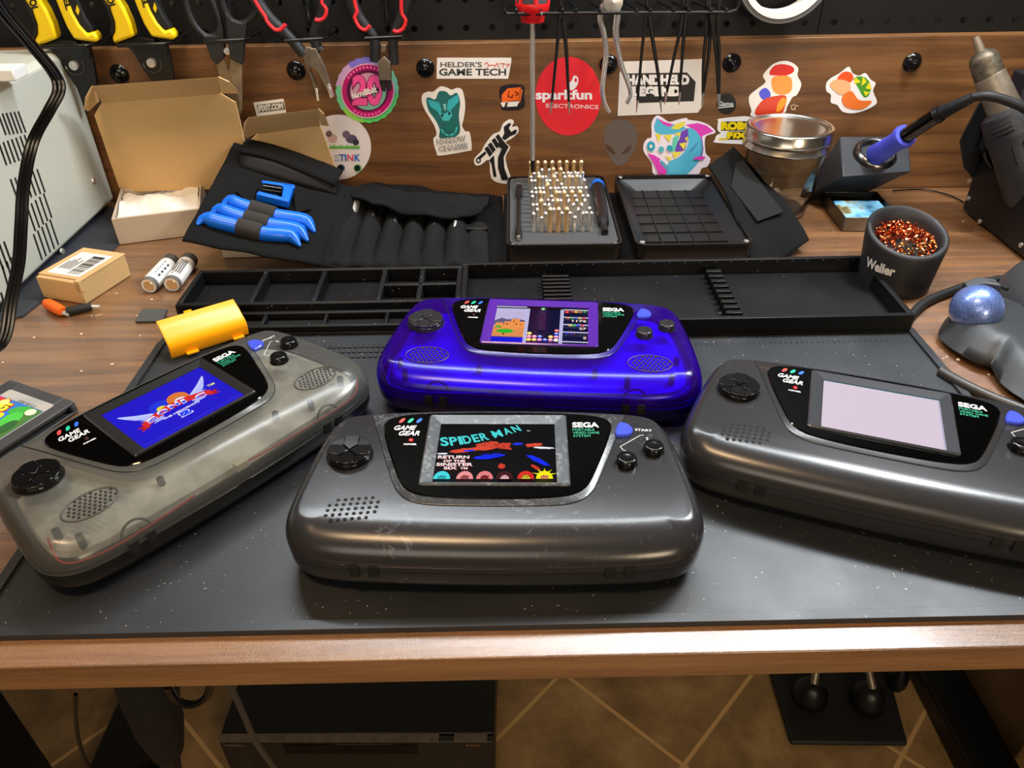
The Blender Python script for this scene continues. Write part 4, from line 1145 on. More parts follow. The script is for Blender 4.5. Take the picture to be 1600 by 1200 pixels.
# driver and extension lying in the foam
x = .0135
e1 = atz(810, 370, .027); e2 = atz(811, 292, .027)
t = thing('bit_extension', 'thin black extension bar standing left of the driver bits', 'extension bar', (e1.x, e1.y, .024))
MB().tube([e1, e1.lerp(e2, .12), e1.lerp(e2, .2), e1.lerp(e2, .75), e1.lerp(e2, .8), e1.lerp(e2, 1)], [.0030, .0030, .0020, .0017, .0034, .0034], 12).build('shaft', 'black_metal', t, world=True)
MB().tube([e1+Vector((0, -.0035, 0)), e1], .0020, 6).build('hex_tip', 'chrome', t, world=True)
MB().tube([e2, e2+Vector((0, .003, .0005))], .0026, 10).build('socket', 'steel', t, world=True)
h1 = atz(945, 363, .027); h2 = atz(933, 288, .028)
t = thing('bit_driver', 'black pen-shaped driver with a blue cap beside the driver bits', 'screwdriver', (h1.x, h1.y, .023))
MB().tube([h1, h1.lerp(h2, .14), h1.lerp(h2, .16), h1.lerp(h2, .3), h1.lerp(h2, .6), h1.lerp(h2, .94)], [.0032, .0034, .0050, .0056, .0062, .0064], 18).build('handle', 'black_plastic', t, world=True)
MB().tube([h1.lerp(h2, .92), h1.lerp(h2, .97), h2], [.0069, .0071, .006], 18).build('swivel_cap', 'blue_plastic', t, world=True)
# 8 x 7 bits standing in the foam
def bit(kind):
    t = thing('driver_bit', 'short steel driver bit standing in the grey foam', 'driver bit', (0, 0, 0), 0, 'driver bits standing in the foam')
    hh, r1 = [(.019, .0021), (.0235, .0027), (.015, .0021)][kind]
    MB().lathe([(r1, .0), (r1, hh*.42), (r1*.72, hh*.52), (r1*.72, hh*.80), (r1*.95, hh*.83), (r1*.95, hh*.93), (r1*.4, hh), (0, hh)], 8, 0, None, True, False).build('shank', ['chrome', 'gold', 'steel'][kind], t)
    return t
protos = {}
random.seed(2)
ordn = ('front', 'second', 'third', 'fourth', 'fifth', 'sixth', 'back')
cn = ('first', 'second', 'third', 'fourth', 'fifth', 'sixth', 'seventh', 'eighth')
for r in range(7):
    for c in range(15 if r < 6 else 8):
        even = c % 2 == 0
        if r == 6 and False: continue
        col = c/2 if r < 6 else c
        y = .030+r*.0205+(.0 if (c % 2 == 0 or r == 6) else .0098)
        xx = .0245+(col if r < 6 else c)*.0074+.0004*r*0
        if r == 6: y = .030+6*.0205
        kind = 1 if r == 6 else random.choice([0, 0, 2, 0, 1] if even else [2, 0, 2])
        z0 = H2+.0035 if kind != 2 else H2+.0015
        p_ = inb(xx, y, 0)
        if kind not in protos:
            o = bit(kind); protos[kind] = o
        else: o = copy_tree(protos[kind])
        o.matrix_basis = T(p_.x, p_.y, .0238) @ Matrix.Rotation(random.uniform(0, 1), 4, 'Z')
        o['label'] = ('tall' if kind == 1 else 'short' if kind == 2 else 'medium')+' steel driver bit, '+ordn[r]+' row'+('' if r == 6 else (' gap' if c % 2 else ''))+', '+cn[int(col)]+' from the left'
# empty lid of the case
t = thing('empty_bit_case', 'empty black case lid with a sorting grid, lying right of the driver bits', 'case lid', (.1150, .618, .0045), radians(-.6))
W3, D3, H3 = .1035, .173, .0190
n = 5
b = MB(); o_ = rrect(0, W3, 0, D3, .009, n); i_ = rrect(.0024, W3-.0024, .0024, D3-.0024, .007, n); o0 = rrect(.004, W3-.004, .004, D3-.004, .008, n); i2 = rrect(.014, W3-.014, .012, D3-.012, .010, n)
b.loft([[(x, y, 0) for x, y in o0], [(x, y, .006) for x, y in o_], [(x, y, H3) for x, y in o_], [(x, y, H3) for x, y in i_], [(x, y, H3-.004) for x, y in i_], [(x, y, .006) for x, y in i2]], 0, True, True)
b.build('lid_shell', 'black_plastic', t, ang=35)
b = MB()
for k in range(1, 7):
    y = .012+k*(D3-.024)/7; b.box(.014, W3-.014, y-.0005, y+.0005, .0058, .0070)
for k in range(1, 5):
    x = .014+k*(W3-.028)/5; b.box(x-.0005, x+.0005, .012, D3-.012, .0058, .0070)
b.build('sorting_grid', 'black_plastic', t)
for x, y in ((.006, .006), (W3-.006, .006), (.006, D3-.006), (W3-.006, D3-.006)):
    MB().lathe([(0, 0), (.0024, 0), (.0022, .0008), (0, .001)], 14, 0, T(x, y, H3-.0002), False, False).build('magnet', 'chrome', t)
for px, py, lab in ((895, 416, 'tiny round steel bead in front of the bit case'), (999, 414, 'tiny round brass bead in front of the empty case lid')):
    p_ = atz(px, py, .0045)
    tag(MB().lathe([(0, -.0016), (.0012, -.0011), (.0017, 0), (.0012, .0011), (0, .0016)], 12, 0, T(p_.x, p_.y, .0055), False, False).build('metal_bead', 'gold', loc=(p_.x, p_.y, .0055)), lab, 'bead')

# ================================================================ STICKERS ON THE BACK BOARD (drawn in photo pixels mapped on the board's face)
def bfn(u, v, L_):
    p = atY(u, v, BY); return Vector((p.x, BY-.00022-.00004*L_, p.z))
def sticker(label, draw, rough=.35):
    a = Art(bfn, flip=True, rough=rough); draw(a)
    c = a.mb.v[0]
    o = a.build('sticker', loc=tuple(c))
    return tag(o, label, 'sticker', 'stickers on the wooden board')
WHT = (232, 230, 228)
def s_badge(a):
    n = 48
    for i in range(n):
        t0, t1 = 2*pi*i/n, 2*pi*(i+1)/n; t = (t0+t1)/2
        c = [(96, 232, 120), (150, 226, 90), (120, 220, 170), (210, 170, 220), (130, 120, 220), (190, 170, 230), (130, 215, 190), (100, 228, 140)][int(((t/(2*pi)+.85) % 1)*8)]
        f = 1+.02*(i % 2)
        a.poly([(574, 140), (574+48.5*f*cos(t0), 140+51*f*sin(t0)), (574+48.5*f*cos(t1), 140+51*f*sin(t1))], c)
    a.ell(575, 141, 42, 43, (224, 176, 208)); a.ell(575, 141, 40, 41, (186, 20, 112)); a.ell(575, 141, 33, 33, (90, 14, 66)); a.ell(576, 142, 28, 29, (120, 180, 160))
    a.ell(576, 142, 28, 29, (196, 150, 178), a0=150, a1=330)
    a.text('20', 550, 165, 48, 50, (120, 20, 80), bold=.07); a.text('20', 551, 164, 46, 48, (238, 84, 160), bold=.04)
    for k in range(13): 
        t = radians(215+k*9.0); a.ell(575+36.5*cos(t), 141+37*sin(t), 1.3, 1.8, (240, 150, 200), 8)
    for k in range(8):
        t = radians(60+k*9.0); a.ell(575+36.5*cos(t), 141+37*sin(t), 1.6, 2, (240, 110, 180), 8)
    a.poly([(551, 146), (592, 135), (593, 143), (551, 153)], (28, 22, 30)); a.poly([(571, 141), (579, 139), (580, 147), (572, 149)], (196, 20, 110))
    a.text('iam8bit', 552, 153, 40, 10, (235, 230, 232), ang=.26, bold=.04)
sticker('round pink and green badge sticker with a large 20, behind the second red-handled pliers', s_badge)
def s_name(a):
    P = [(684, 92), (797, 92), (798, 96), (794, 122), (682, 122), (682, 95)]
    a.poly([(683, 90), (799, 90), (799, 96), (794, 123), (682, 123)], WHT)
    a.text("HELDER'S", 688, 105, 65, 8.5, (96, 100, 98), bold=.03); a.text('GAME TECH', 686, 118, 105, 11, (60, 66, 64), bold=.03)
    for k, pl in enumerate([[(0, 0), (4, -3), (7, 3), (4, 7)], [(0, 2), (8, 2)], [(0, 5), (4, -2), (7, 6)], [(0, -1), (7, -1), (4, 7)], [(1, 0), (7, 0), (3, 6)]]):
        a.line([(757+8*k+x, 100+y*.8) for x, y in pl], 1.3, (218, 90, 92))
sticker('long white rectangular sticker with dark and red lettering', s_name)
def s_robot(a):
    a.blob([(660, 148), (668, 143), (677, 143), (688, 135), (699, 137), (706, 140), (715, 137), (723, 142), (727, 165), (724, 188), (722, 196), (727, 205), (734, 207), (737, 232), (730, 236), (688, 243), (682, 238), (677, 218), (682, 210), (678, 195), (664, 172), (659, 158)], WHT, 4)
    a.blob([(666, 156), (670, 152), (680, 155), (686, 143), (697, 143), (704, 149), (714, 145), (719, 160), (717, 180), (717, 210), (688, 216), (687, 202), (680, 187), (670, 173)], (38, 106, 106), 4)
    a.poly([(668, 155), (686, 160), (690, 172), (688, 177), (672, 166)], (56, 176, 190)); a.poly([(716, 147), (700, 157), (698, 172), (704, 173), (717, 158)], (56, 176, 190))
    a.poly([(684, 174), (694, 178), (704, 172), (707, 180), (700, 190), (692, 188)], (70, 190, 200)); a.poly([(692, 162), (697, 162), (697, 172), (694, 172)], (120, 190, 190))
    a.ell(691, 180, 2, 2.6, (22, 62, 64)); a.ell(702, 177, 2, 2.6, (22, 62, 64))
    a.poly([(696, 188), (707, 190), (708, 203), (698, 206)], (30, 112, 104)); a.line([(690, 202), (694, 209), (702, 212), (711, 208), (714, 199)], 2.4, (70, 196, 200))
    a.text('NARROW', 683, 226, 46, 9.5, (110, 110, 112), ang=.12, bold=.06); a.text('CHASSIS', 686, 237, 46, 9, (110, 110, 112), ang=.12, bold=.06)
    a.text('NARROW', 684, 225.3, 45, 8.5, (225, 225, 225), ang=.12, bold=.0); a.text('CHASSIS', 687, 236.3, 45, 8, (225, 225, 225), ang=.12, bold=.0)
sticker('white-edged sticker of a teal robot head above two lines of grey lettering', s_robot)
def s_orange(a):
    a.blob([(782, 135), (817, 133), (819, 150), (818, 169), (786, 172), (783, 160)], (30, 26, 30), 3)
    a.poly([(784, 148), (793, 138), (814, 136), (812, 156), (784, 160)], (232, 100, 30)); a.poly([(812, 138), (817, 140), (813, 160), (808, 163), (810, 150)], (190, 90, 30))
    a.poly([(782, 160), (811, 158), (808, 166), (785, 167)], (228, 226, 222)); a.poly([(790, 160), (794, 160), (792, 167), (788, 167)], (60, 50, 40))
    a.line([(795, 142), (794, 151), (800, 152), (801, 148)], 1.6, (120, 40, 16)); a.line([(805, 143), (810, 146), (806, 149)], 1.6, (120, 40, 16))
sticker('small square black sticker with an orange and white block on it', s_orange)
def s_fist(a):
    a.blob([(741, 248), (752, 236), (758, 225), (770, 210), (781, 205), (786, 193), (797, 186), (803, 190), (800, 198), (808, 197), (810, 206), (800, 216), (790, 222), (797, 230), (790, 245), (793, 262), (799, 282), (788, 287), (768, 279), (764, 250), (752, 257), (743, 258)], WHT, 3)
    K = (28, 28, 32)
    a.poly([(747, 252), (760, 240), (758, 236), (746, 246)], K); a.ell(747.5, 250.5, 4, 4.5, K); a.ell(747.5, 250.5, 2, 2.4, (200, 200, 200))
    a.poly([(784, 216), (788, 208), (787, 198), (795, 192), (799, 193), (795, 200), (799, 206), (805, 202), (808, 203), (806, 209), (797, 213), (789, 219)], K)
    for x, y in ((757, 232), (762, 226), (768, 219), (774, 213)): a.poly([(x, y), (x+5, y-4), (x+13, y+8), (x+8, y+13)], K)
    a.poly([(772, 226), (786, 219), (795, 229), (787, 245), (788, 262), (795, 281), (784, 281), (778, 262), (778, 246), (784, 232)], K)
    a.poly([(764, 250), (772, 242), (773, 258), (776, 276), (771, 276), (768, 256)], K); a.line([(773, 236), (782, 231), (776, 243)], 1.6, (225, 225, 228))
sticker('black and white sticker of a raised fist gripping a wrench', s_fist)
def s_red(a):
    a.ell(888, 150, 51.5, 61.5, (222, 36, 48), 56)
    a.text('sparkfun', 837, 160, 88, 20, (240, 236, 236), bold=.035); a.text('ELECTRONICS', 853, 168, 82, 6.5, (240, 200, 200), ang=-.03, bold=.02)
    a.blob([(889, 138), (888, 131), (893, 126), (897, 118), (903, 121), (903, 130), (899, 137), (893, 141)], (238, 232, 232), 4); a.ell(899.5, 125, 2, 3.4, (222, 36, 48))
sticker('large round red sticker with white lettering and a small flame', s_red)
def s_hand(a):
    a.poly([(974, 96), (1097, 92), (1096, 168), (1090, 176), (965, 181), (968, 115)], (222, 214, 206))
    a.poly([(980, 115), (1073, 113), (1087, 128), (1084, 158), (996, 161), (994, 151), (987, 135), (983, 132)], (40, 38, 36))
    a.text('HANDHELD', 979, 133, 98, 16.5, (232, 226, 220), bold=.07); a.text('LEGEND', 988, 150.5, 76, 16, (232, 226, 220), bold=.08)
    a.line([(978, 115), (1073, 113.5)], .8, (60, 58, 56)); a.line([(985, 133.5), (1077, 132)], .8, (60, 58, 56))
sticker('white rectangular sticker with blocky white lettering on black, behind the tweezers', s_hand)
def s_alien(a):
    a.blob([(969, 186), (985, 190), (995, 206), (994, 225), (983, 248), (968, 259), (958, 255), (947, 234), (943, 214), (946, 199), (956, 189)], (92, 82, 76), 5)
    a.poly([(945, 224), (954, 228), (963, 241), (958, 241), (950, 236)], (72, 50, 34)); a.poly([(987, 226), (978, 231), (970, 241), (977, 240), (985, 234)], (72, 50, 34))
sticker('dull grey sticker shaped like an alien head', s_alien, .5)
def s_shark(a):
    a.blob([(1018, 192), (1025, 181), (1033, 182), (1045, 190), (1058, 187), (1072, 184), (1076, 187), (1095, 190), (1110, 197), (1118, 207), (1104, 212), (1101, 222), (1103, 240), (1110, 248), (1105, 260), (1096, 263), (1086, 274), (1026, 275), (1018, 255), (1006, 237), (1006, 224), (1012, 216), (1018, 214)], (232, 222, 236), 3)
    B = (84, 180, 214); P = (214, 66, 182); Yc = (228, 216, 76); V = (110, 70, 176)
    a.poly([(1071, 195), (1090, 192), (1104, 196), (1115, 205), (1098, 212), (1094, 218), (1086, 204)], P)
    a.blob([(1072, 201), (1084, 202), (1094, 214), (1098, 232), (1092, 252), (1078, 268), (1068, 273), (1044, 273), (1042, 262), (1046, 252), (1060, 246), (1072, 232), (1076, 216)], B, 5)
    a.poly([(1023, 206), (1022, 196), (1026, 184), (1036, 192), (1050, 194), (1066, 196), (1072, 200), (1060, 208), (1044, 210), (1032, 210)], B)
    a.poly([(1028, 185), (1038, 190), (1052, 194), (1046, 198), (1036, 194)], P); a.poly([(1048, 201), (1056, 193), (1071, 189), (1068, 197), (1060, 202)], Yc)
    a.poly([(1064, 206), (1074, 200), (1076, 214), (1070, 234), (1056, 240), (1054, 230), (1062, 216)], V); a.poly([(1052, 214), (1062, 210), (1054, 236), (1048, 238)], (96, 200, 176))
    for q in ([(1024, 208), (1033, 210), (1029, 223)], [(1037, 211), (1050, 210), (1046, 222)], [(1054, 208), (1064, 206), (1061, 213)], [(1061, 224), (1073, 222), (1068, 234)], [(1050, 238), (1066, 236), (1054, 248)], [(1038, 242), (1050, 246), (1046, 251)], [(1070, 216), (1075, 212), (1073, 221)]): a.poly(q, Yc)
    a.poly([(1011, 239), (1022, 242), (1032, 248), (1030, 252), (1041, 264), (1041, 272), (1029, 272), (1022, 256)], P); a.poly([(1033, 249), (1045, 261), (1043, 268), (1031, 254)], (90, 160, 190))
    a.ell(1017, 228, 6.5, 8, (46, 160, 182), 12); a.ell(1017, 228, 2.2, 2.8, WHT, 10); a.ell(1033, 233, 4.4, 5, (90, 176, 190), 12); a.ell(1046, 231, 4.5, 5, (46, 160, 182), 12)
    a.poly([(1083, 246), (1094, 243), (1103, 245), (1098, 249), (1085, 249)], P); a.line([(1078, 236), (1090, 222)], 1.2, (70, 110, 190)); a.line([(1096, 214), (1098, 232), (1096, 243)], 1.4, V)
sticker('sticker of a blue and magenta cartoon shark with yellow teeth', s_shark)
def s_dot(a):
    a.ell(1135, 162, 15.5, 16.5, (26, 26, 28)); a.text('Game', 1122, 166, 24, 8, (170, 172, 174), bold=.05); a.line([(1122, 168.5), (1146, 166)], 1.6, (190, 190, 192))
sticker('small round black sticker with pale lettering, under the right end of the tweezers', s_dot)
def s_yellow(a):
    a.blob([(1122, 190), (1126, 185), (1180, 184), (1182, 222), (1120, 223), (1117, 218), (1120, 211), (1126, 208), (1121, 203)], WHT, 3)
    a.poly([(1126, 190), (1175, 189), (1175, 204), (1126, 204)], (50, 44, 20)); a.text('ROBO', 1126, 203, 52, 13, (232, 208, 20), bold=.08)
    a.poly([(1138, 205), (1175, 205), (1175, 218), (1136, 218)], (50, 44, 20)); a.text('_FIX', 1123, 218, 46, 12, (232, 208, 20), bold=.08)
sticker('white sticker with chunky yellow lettering, left of the glass jar', s_yellow)
def s_blob1(a):
    a.blob([(1170, 158), (1172, 148), (1184, 138), (1196, 128), (1192, 118), (1203, 104), (1212, 98), (1224, 95), (1236, 97), (1247, 106), (1246, 118), (1252, 132), (1245, 148), (1238, 152), (1230, 166), (1222, 178), (1176, 182), (1174, 172)], WHT, 4)
    a.blob([(1202, 116), (1208, 104), (1222, 100), (1238, 104), (1240, 112), (1228, 118), (1216, 118)], (206, 46, 42), 4)
    a.blob([(1206, 122), (1222, 118), (1236, 122), (1236, 142), (1222, 148), (1208, 142)], (236, 150, 70), 4)
    a.blob([(1186, 144), (1196, 137), (1204, 146), (1200, 156), (1190, 154)], (78, 84, 216), 4)
    a.blob([(1180, 172), (1192, 156), (1210, 150), (1228, 150), (1226, 168), (1218, 178), (1184, 180)], (206, 66, 44), 4)
    a.blob([(1216, 160), (1224, 152), (1229, 158), (1220, 172), (1213, 174)], (240, 150, 40), 4)
sticker('white-edged sticker with red, blue and orange patches, behind the glass jar', s_blob1)
def s_blob2(a):
    a.blob([(1291, 130), (1298, 122), (1312, 114), (1326, 104), (1332, 114), (1342, 118), (1352, 114), (1360, 124), (1368, 130), (1364, 142), (1370, 158), (1364, 166), (1346, 174), (1330, 177), (1316, 174), (1308, 164), (1298, 160), (1298, 148), (1291, 142)], WHT, 4)
    a.blob([(1334, 122), (1350, 120), (1360, 132), (1358, 148), (1350, 152), (1342, 140)], (74, 148, 46), 4)
    for q in ([(1336, 120), (1345, 128), (1334, 131)], [(1348, 119), (1354, 128), (1346, 134)], [(1358, 128), (1362, 140), (1352, 138)], [(1349, 142), (1359, 144), (1352, 150)]): a.poly(q, (232, 214, 40))
    a.blob([(1308, 122), (1318, 112), (1330, 114), (1333, 124), (1324, 130), (1312, 128)], (222, 84, 34), 4)
    a.blob([(1296, 132), (1306, 124), (1326, 128), (1328, 142), (1314, 148), (1304, 142)], (234, 176, 124), 4)
    a.blob([(1316, 150), (1330, 142), (1342, 156), (1362, 158), (1348, 170), (1330, 170), (1318, 164)], (226, 116, 44), 4)
sticker('white-edged sticker with green, yellow and orange patches, alone right of the jar', s_blob2)
def s_web(a):
    a.poly([(396, 160), (443, 154), (448, 178), (402, 184)], WHT); a.poly([(401, 164), (443, 159), (446, 171), (404, 176)], (84, 88, 82)); a.text('IFIXIT.COM', 404, 174.5, 39, 10, (226, 226, 220), ang=.11, bold=.06)
sticker('tiny white sticker with a grey web address, above the smaller open box', s_web)
def s_round(a):
    a.ell(528, 230, 52, 51, (226, 224, 236), 48)
    a.ell(549, 217, 9, 7, (92, 84, 112)); a.ell(541, 210, 6, 6, (112, 100, 124)); a.ell(556, 222, 5, 5, (60, 54, 74)); a.ell(520, 216, 7, 7, (196, 170, 170)); a.ell(514, 209, 5, 5, (110, 96, 100))
    for k in range(14): a.poly([(514+3.4*k, 232), (516+3.4*k, 226-(k % 3)), (518.4+3.4*k, 232)], (80, 172, 60))
    for ch, x, c in (('S', 522, (176, 190, 214)), ('T', 530, (70, 110, 190)), ('I', 539, (70, 110, 190)), ('N', 543, (214, 70, 110)), ('K', 554, (50, 110, 206))): a.text(ch, x, 251, 9 if ch != 'I' else 2.6, 10.5, c, bold=.03)
    a.ell(533, 262, 6, 6, (60, 90, 120)); a.ell(532, 262, 4.6, 4.6, (16, 20, 32)); a.ell(559, 262, 6, 6, (90, 170, 90)); a.ell(558.5, 262, 4.6, 4.6, (14, 40, 34))
sticker('large round white sticker with two small grey animals on grass, partly behind a box', s_round)
def s_mark(a):
    a.line([(1237, 171), (1236, 165), (1242, 163)], 1.0, (226, 206, 170)); a.line([(1241, 170), (1243, 165), (1247, 165)], 1.0, (226, 206, 170)); a.line([(1237, 171), (1243, 171)], 1.0, (226, 206, 170))
sticker('tiny cream mark on the board just above the jar lid', s_mark)

# ================================================================ TOOLS HANGING FROM THE PEGBOARD
TYY = .776
def px3(pts, Y): return [atY(x, y, Y) for x, y in pts]
def plate(name, pts, Y, th, m_, parent, bevel=.0008, **k):
    return MB().slab(px3(pts, Y-th/2), (0, th, 0)).build(name, m_, parent, world=True, bevel=bevel, **k)
def rod(name, pts, Y, r, m_, parent, n=10, k=5, flat=1):
    P = smooth_path(px3(pts, Y), k)
    if isinstance(r, (list, tuple)):
        rr = [r[min(len(r)-1, int(i/k))]+(r[min(len(r)-1, int(i/k)+1)]-r[min(len(r)-1, int(i/k))])*((i % k)/k) for i in range(len(P))]
    else: rr = r
    return MB().tube(P, rr, n, flat=flat).build(name, m_, parent, world=True)
# loop hooks that hold them
for xa, ya, xb, yb, who in ((58, 74, 140, 72, 'left yellow snips'), (178, 72, 262, 69, 'right yellow snips'), (314, 66.5, 386, 62, 'scissors'), (440, 64.5, 509, 60.5, 'needle nose pliers'), (566, 60.5, 633, 57.5, 'flush cutters')):
    A_ = atY(xa, ya, .763); B_ = atY(xb, yb, .763)
    t = thing('loop_hook', 'glossy black wire loop hook holding the '+who, 'hook', tuple((A_+B_)/2), 0, 'black wire loop hooks')
    zc = (A_.z+B_.z)/2
    P = [Vector((A_.x, BY+.0125, zc)), Vector((A_.x, .770, zc)), Vector((A_.x+.003, .7635, A_.z)), Vector((B_.x-.003, .7635, B_.z)), Vector((B_.x, .770, zc)), Vector((B_.x, BY+.0125, zc))]
    MB().tube(P, .0016, 10).build('loop', 'wire_black', t, world=True)
    MB().tube([Vector(((A_.x+B_.x)/2, BY+.0125, zc+.026)), Vector(((A_.x+B_.x)/2, BY-.001, zc+.026)), Vector(((A_.x+B_.x)/2, BY-.004, zc+.019)), Vector(((A_.x+B_.x)/2, BY-.004, zc+.004))], .0020, 8).build('stem', 'wire_black', t, world=True)
def snips(dx, dy, label):
    t = thing('wire_snips', label, 'snips', tuple(atY(115+dx, 60+dy, TYY)), 0, 'yellow wire snips')
    def D(P): return [(x+dx, y+dy) for x, y in P]
    plate('grip', D([(24, -60), (52, -60), (62, 0), (72, 16), (82, 38), (88, 61), (56, 73), (53, 62), (58, 55), (57, 38), (49, 16), (38, 0)]), TYY, .013, 'yellow_plastic', t, .0025)
    plate('grip', D([(78, -60), (100, -60), (106, 0), (113, 20), (124, 40), (136, 53), (145, 49), (153, 61), (149, 67), (115, 62), (103, 42), (93, 18), (86, 0)]), TYY, .013, 'yellow_plastic', t, .0025)
    plate('rubber_insert', D([(28, -50), (38, -50), (42, 0), (50, 17), (57, 40), (58, 54), (52, 62), (50, 50), (52, 40), (44, 18), (34, 0)]), TYY, .010, 'black_rubber', t, .0015)
    plate('rubber_insert', D([(100, -50), (110, -50), (121, 0), (133, 28), (146, 48), (136, 53), (124, 39), (113, 19), (105, 0)]), TYY, .010, 'black_rubber', t, .0015)
    MB().slab(px3(D([(120, 8), (124, 17), (122, 24), (118, 17)]), TYY-.0056), (0, .001, 0)).build('accent', 'yellow_plastic', t, world=True)
    plate('jaw', D([(62, 71), (92, 62), (138, 68), (143, 85), (148, 112), (151, 130), (136, 178), (128, 160), (120, 138), (104, 115), (86, 84), (76, 76)]), TYY+.003, .005, 'black_metal', t, .0006)
    plate('jaw', D([(118, 62), (140, 70), (140, 92), (137, 92), (136, 82), (124, 82)]), TYY-.001, .004, 'black_gloss', t, .0004)
    c = atY(116+dx, 102+dy, TYY-.0005)
    MB().lathe([(0, -.003), (.0040, -.0025), (.0044, 0), (.0044, .004)], 20, 0, T(c) @ RX(-pi/2), False, False).build('pivot', 'steel', t, world=True)
    MB().tube([c+Vector((.0088*cos(a), .0004, .0088*sin(a))) for a in [pi*1.0+i*pi*1.1/14 for i in range(15)]], .0007, 6).build('pivot_ring', 'bezel_dark', t, world=True)
    def fn(u, v, L_):
        p = atY(u, v, TYY-.0067); return Vector((p.x, p.y-.00003*L_, p.z))
    a = Art(fn, flip=True)
    a.text('DIOL', 41+dx, -14+dy, 34, 12, (26, 24, 10), ang=-1.33, bold=.05)
    a.text('UEL', 94+dx, -16+dy, 34, 9, (26, 24, 10), ang=-1.30, bold=.05)
    a.build('grip_lettering', t, world=True)
    return t
snips(0, 0, 'yellow-handled black snips, the left one of the pair, beside the grey power supply')
snips(121, -4, 'yellow-handled black snips, the right one of the pair, above the large open box')
# scissors
t = thing('scissors', 'black-handled shop scissors hanging above the large cardboard lid', 'scissors', tuple(atY(350, 60, TYY)))
MB().tube(smooth_path(px3([(293, -45), (289, -10), (296, 22), (308, 44), (324, 57), (338, 54), (344, 38), (338, 15), (328, -8), (318, -35)], TYY), 6), .0028, 10).build('handle', 'handle_dark', t, world=True)
MB().tube(smooth_path(px3([(352, -45), (347, -12), (352, 15), (362, 32), (378, 37), (394, 27), (403, 8), (406, -20), (398, -45)], TYY), 6), .0032, 10).build('handle', 'handle_dark', t, world=True)
plate('handle_shank', [(308, 44), (320, 56), (338, 56), (346, 36), (350, 60), (350, 90), (337, 102), (328, 88), (318, 60)], TYY, .007, 'handle_dark', t)
plate('handle_shank', [(352, 18), (362, 32), (378, 37), (386, 32), (382, 60), (379, 101), (360, 92), (356, 70)], TYY-.002, .007, 'handle_dark', t)
plate('blade', [(338, 101), (350, 92), (357, 110), (374, 142), (378, 172), (372, 185), (360, 160), (344, 125)], TYY+.002, .0022, 'steel_worn', t, .0003)
plate('blade', [(360, 92), (378, 101), (378, 150), (377, 172), (364, 130), (357, 112)], TYY-.0015, .0022, 'steel_worn', t, .0003)
c = atY(355, 80, TYY-.004); MB().lathe([(0, -.0015), (.003, -.001), (.0032, .002)], 16, 0, T(c) @ RX(-pi/2), False, False).build('pivot', 'steel', t, world=True)
# needle nose pliers
def redpliers(label, name, LH, RH, LR, RR, parts):
    t = thing(name, label, 'pliers', tuple(px3([LH[-1]], TYY)[0]))
    rod('handle', LH, TYY, [.0066, .0064, .0058, .0050, .0048, .0048], 'handle_dark', t)
    rod('handle', RH, TYY, [.0066, .0064, .0058, .0050, .0048, .0048], 'handle_dark', t)
    rod('red_inlay', LR, TYY-.0055, .0017, 'red_accent', t, 8, 2); rod('red_inlay', RR, TYY-.0055, .0017, 'red_accent', t, 8, 2)
    for nm, P, Y, th, m_ in parts: plate(nm, P, Y, th, m_, t, .0006)
    return t
redpliers('red and black handled needle nose pliers hanging open, left of the round pink badge', 'needle_nose_pliers',
    [(380, -50), (398, -4), (420, 28), (446, 52), (466, 74), (474, 86)], [(512, -50), (508, 0), (503, 28), (492, 50), (494, 70), (502, 80)],
    [(386, -40), (398, 0), (414, 25), (417, 33), (429, 46), (439, 46), (446, 38)], [(506, -40), (503, 0), (504, 6), (510, 15), (507, 27), (498, 32), (492, 30)],
    [('jaw', [(476, 74), (488, 74), (487, 100), (484, 110), (492, 125), (499, 158), (496, 158), (489, 134), (481, 110), (474, 92)], TYY, .006, 'steel_worn'),
     ('jaw', [(484, 76), (494, 76), (500, 90), (508, 108), (520, 152), (516, 153), (503, 125), (494, 110), (484, 104)], TYY-.002, .006, 'steel_worn'),
     ('jaw_tip', [(492, 138), (496, 138), (499, 158), (495, 158)], TYY-.0005, .0064, 'chrome'), ('jaw_tip', [(510, 133), (514, 131), (521, 152), (516, 154)], TYY-.0025, .0064, 'chrome')])
redpliers('red and black handled flush cutters hanging in front of the round pink badge', 'flush_cutters',
    [(546, -50), (548, -4), (558, 24), (573, 44), (585, 62), (586, 96)], [(640, -50), (636, 0), (630, 26), (620, 46), (614, 66), (616, 100)],
    [(553, -40), (554, 2), (558, 18), (554, 27), (561, 42), (571, 47), (578, 40)], [(629, -40), (627, 0), (628, 22), (634, 31), (630, 45), (620, 50), (614, 47)],
    [('jaw', [(590, 97), (600, 88), (610, 98), (611, 126), (592, 126)], TYY-.001, .008, 'steel_worn'), ('jaw_tip', [(592, 126), (601, 126), (602, 144), (596, 142)], TYY, .005, 'handle_dark'), ('jaw_tip', [(602, 126), (611, 126), (612, 140), (608, 143)], TYY, .005, 'handle_dark'),
     ('spring', [(595, 70), (604, 70), (603, 82), (596, 82)], TYY, .005, 'steel_worn')])

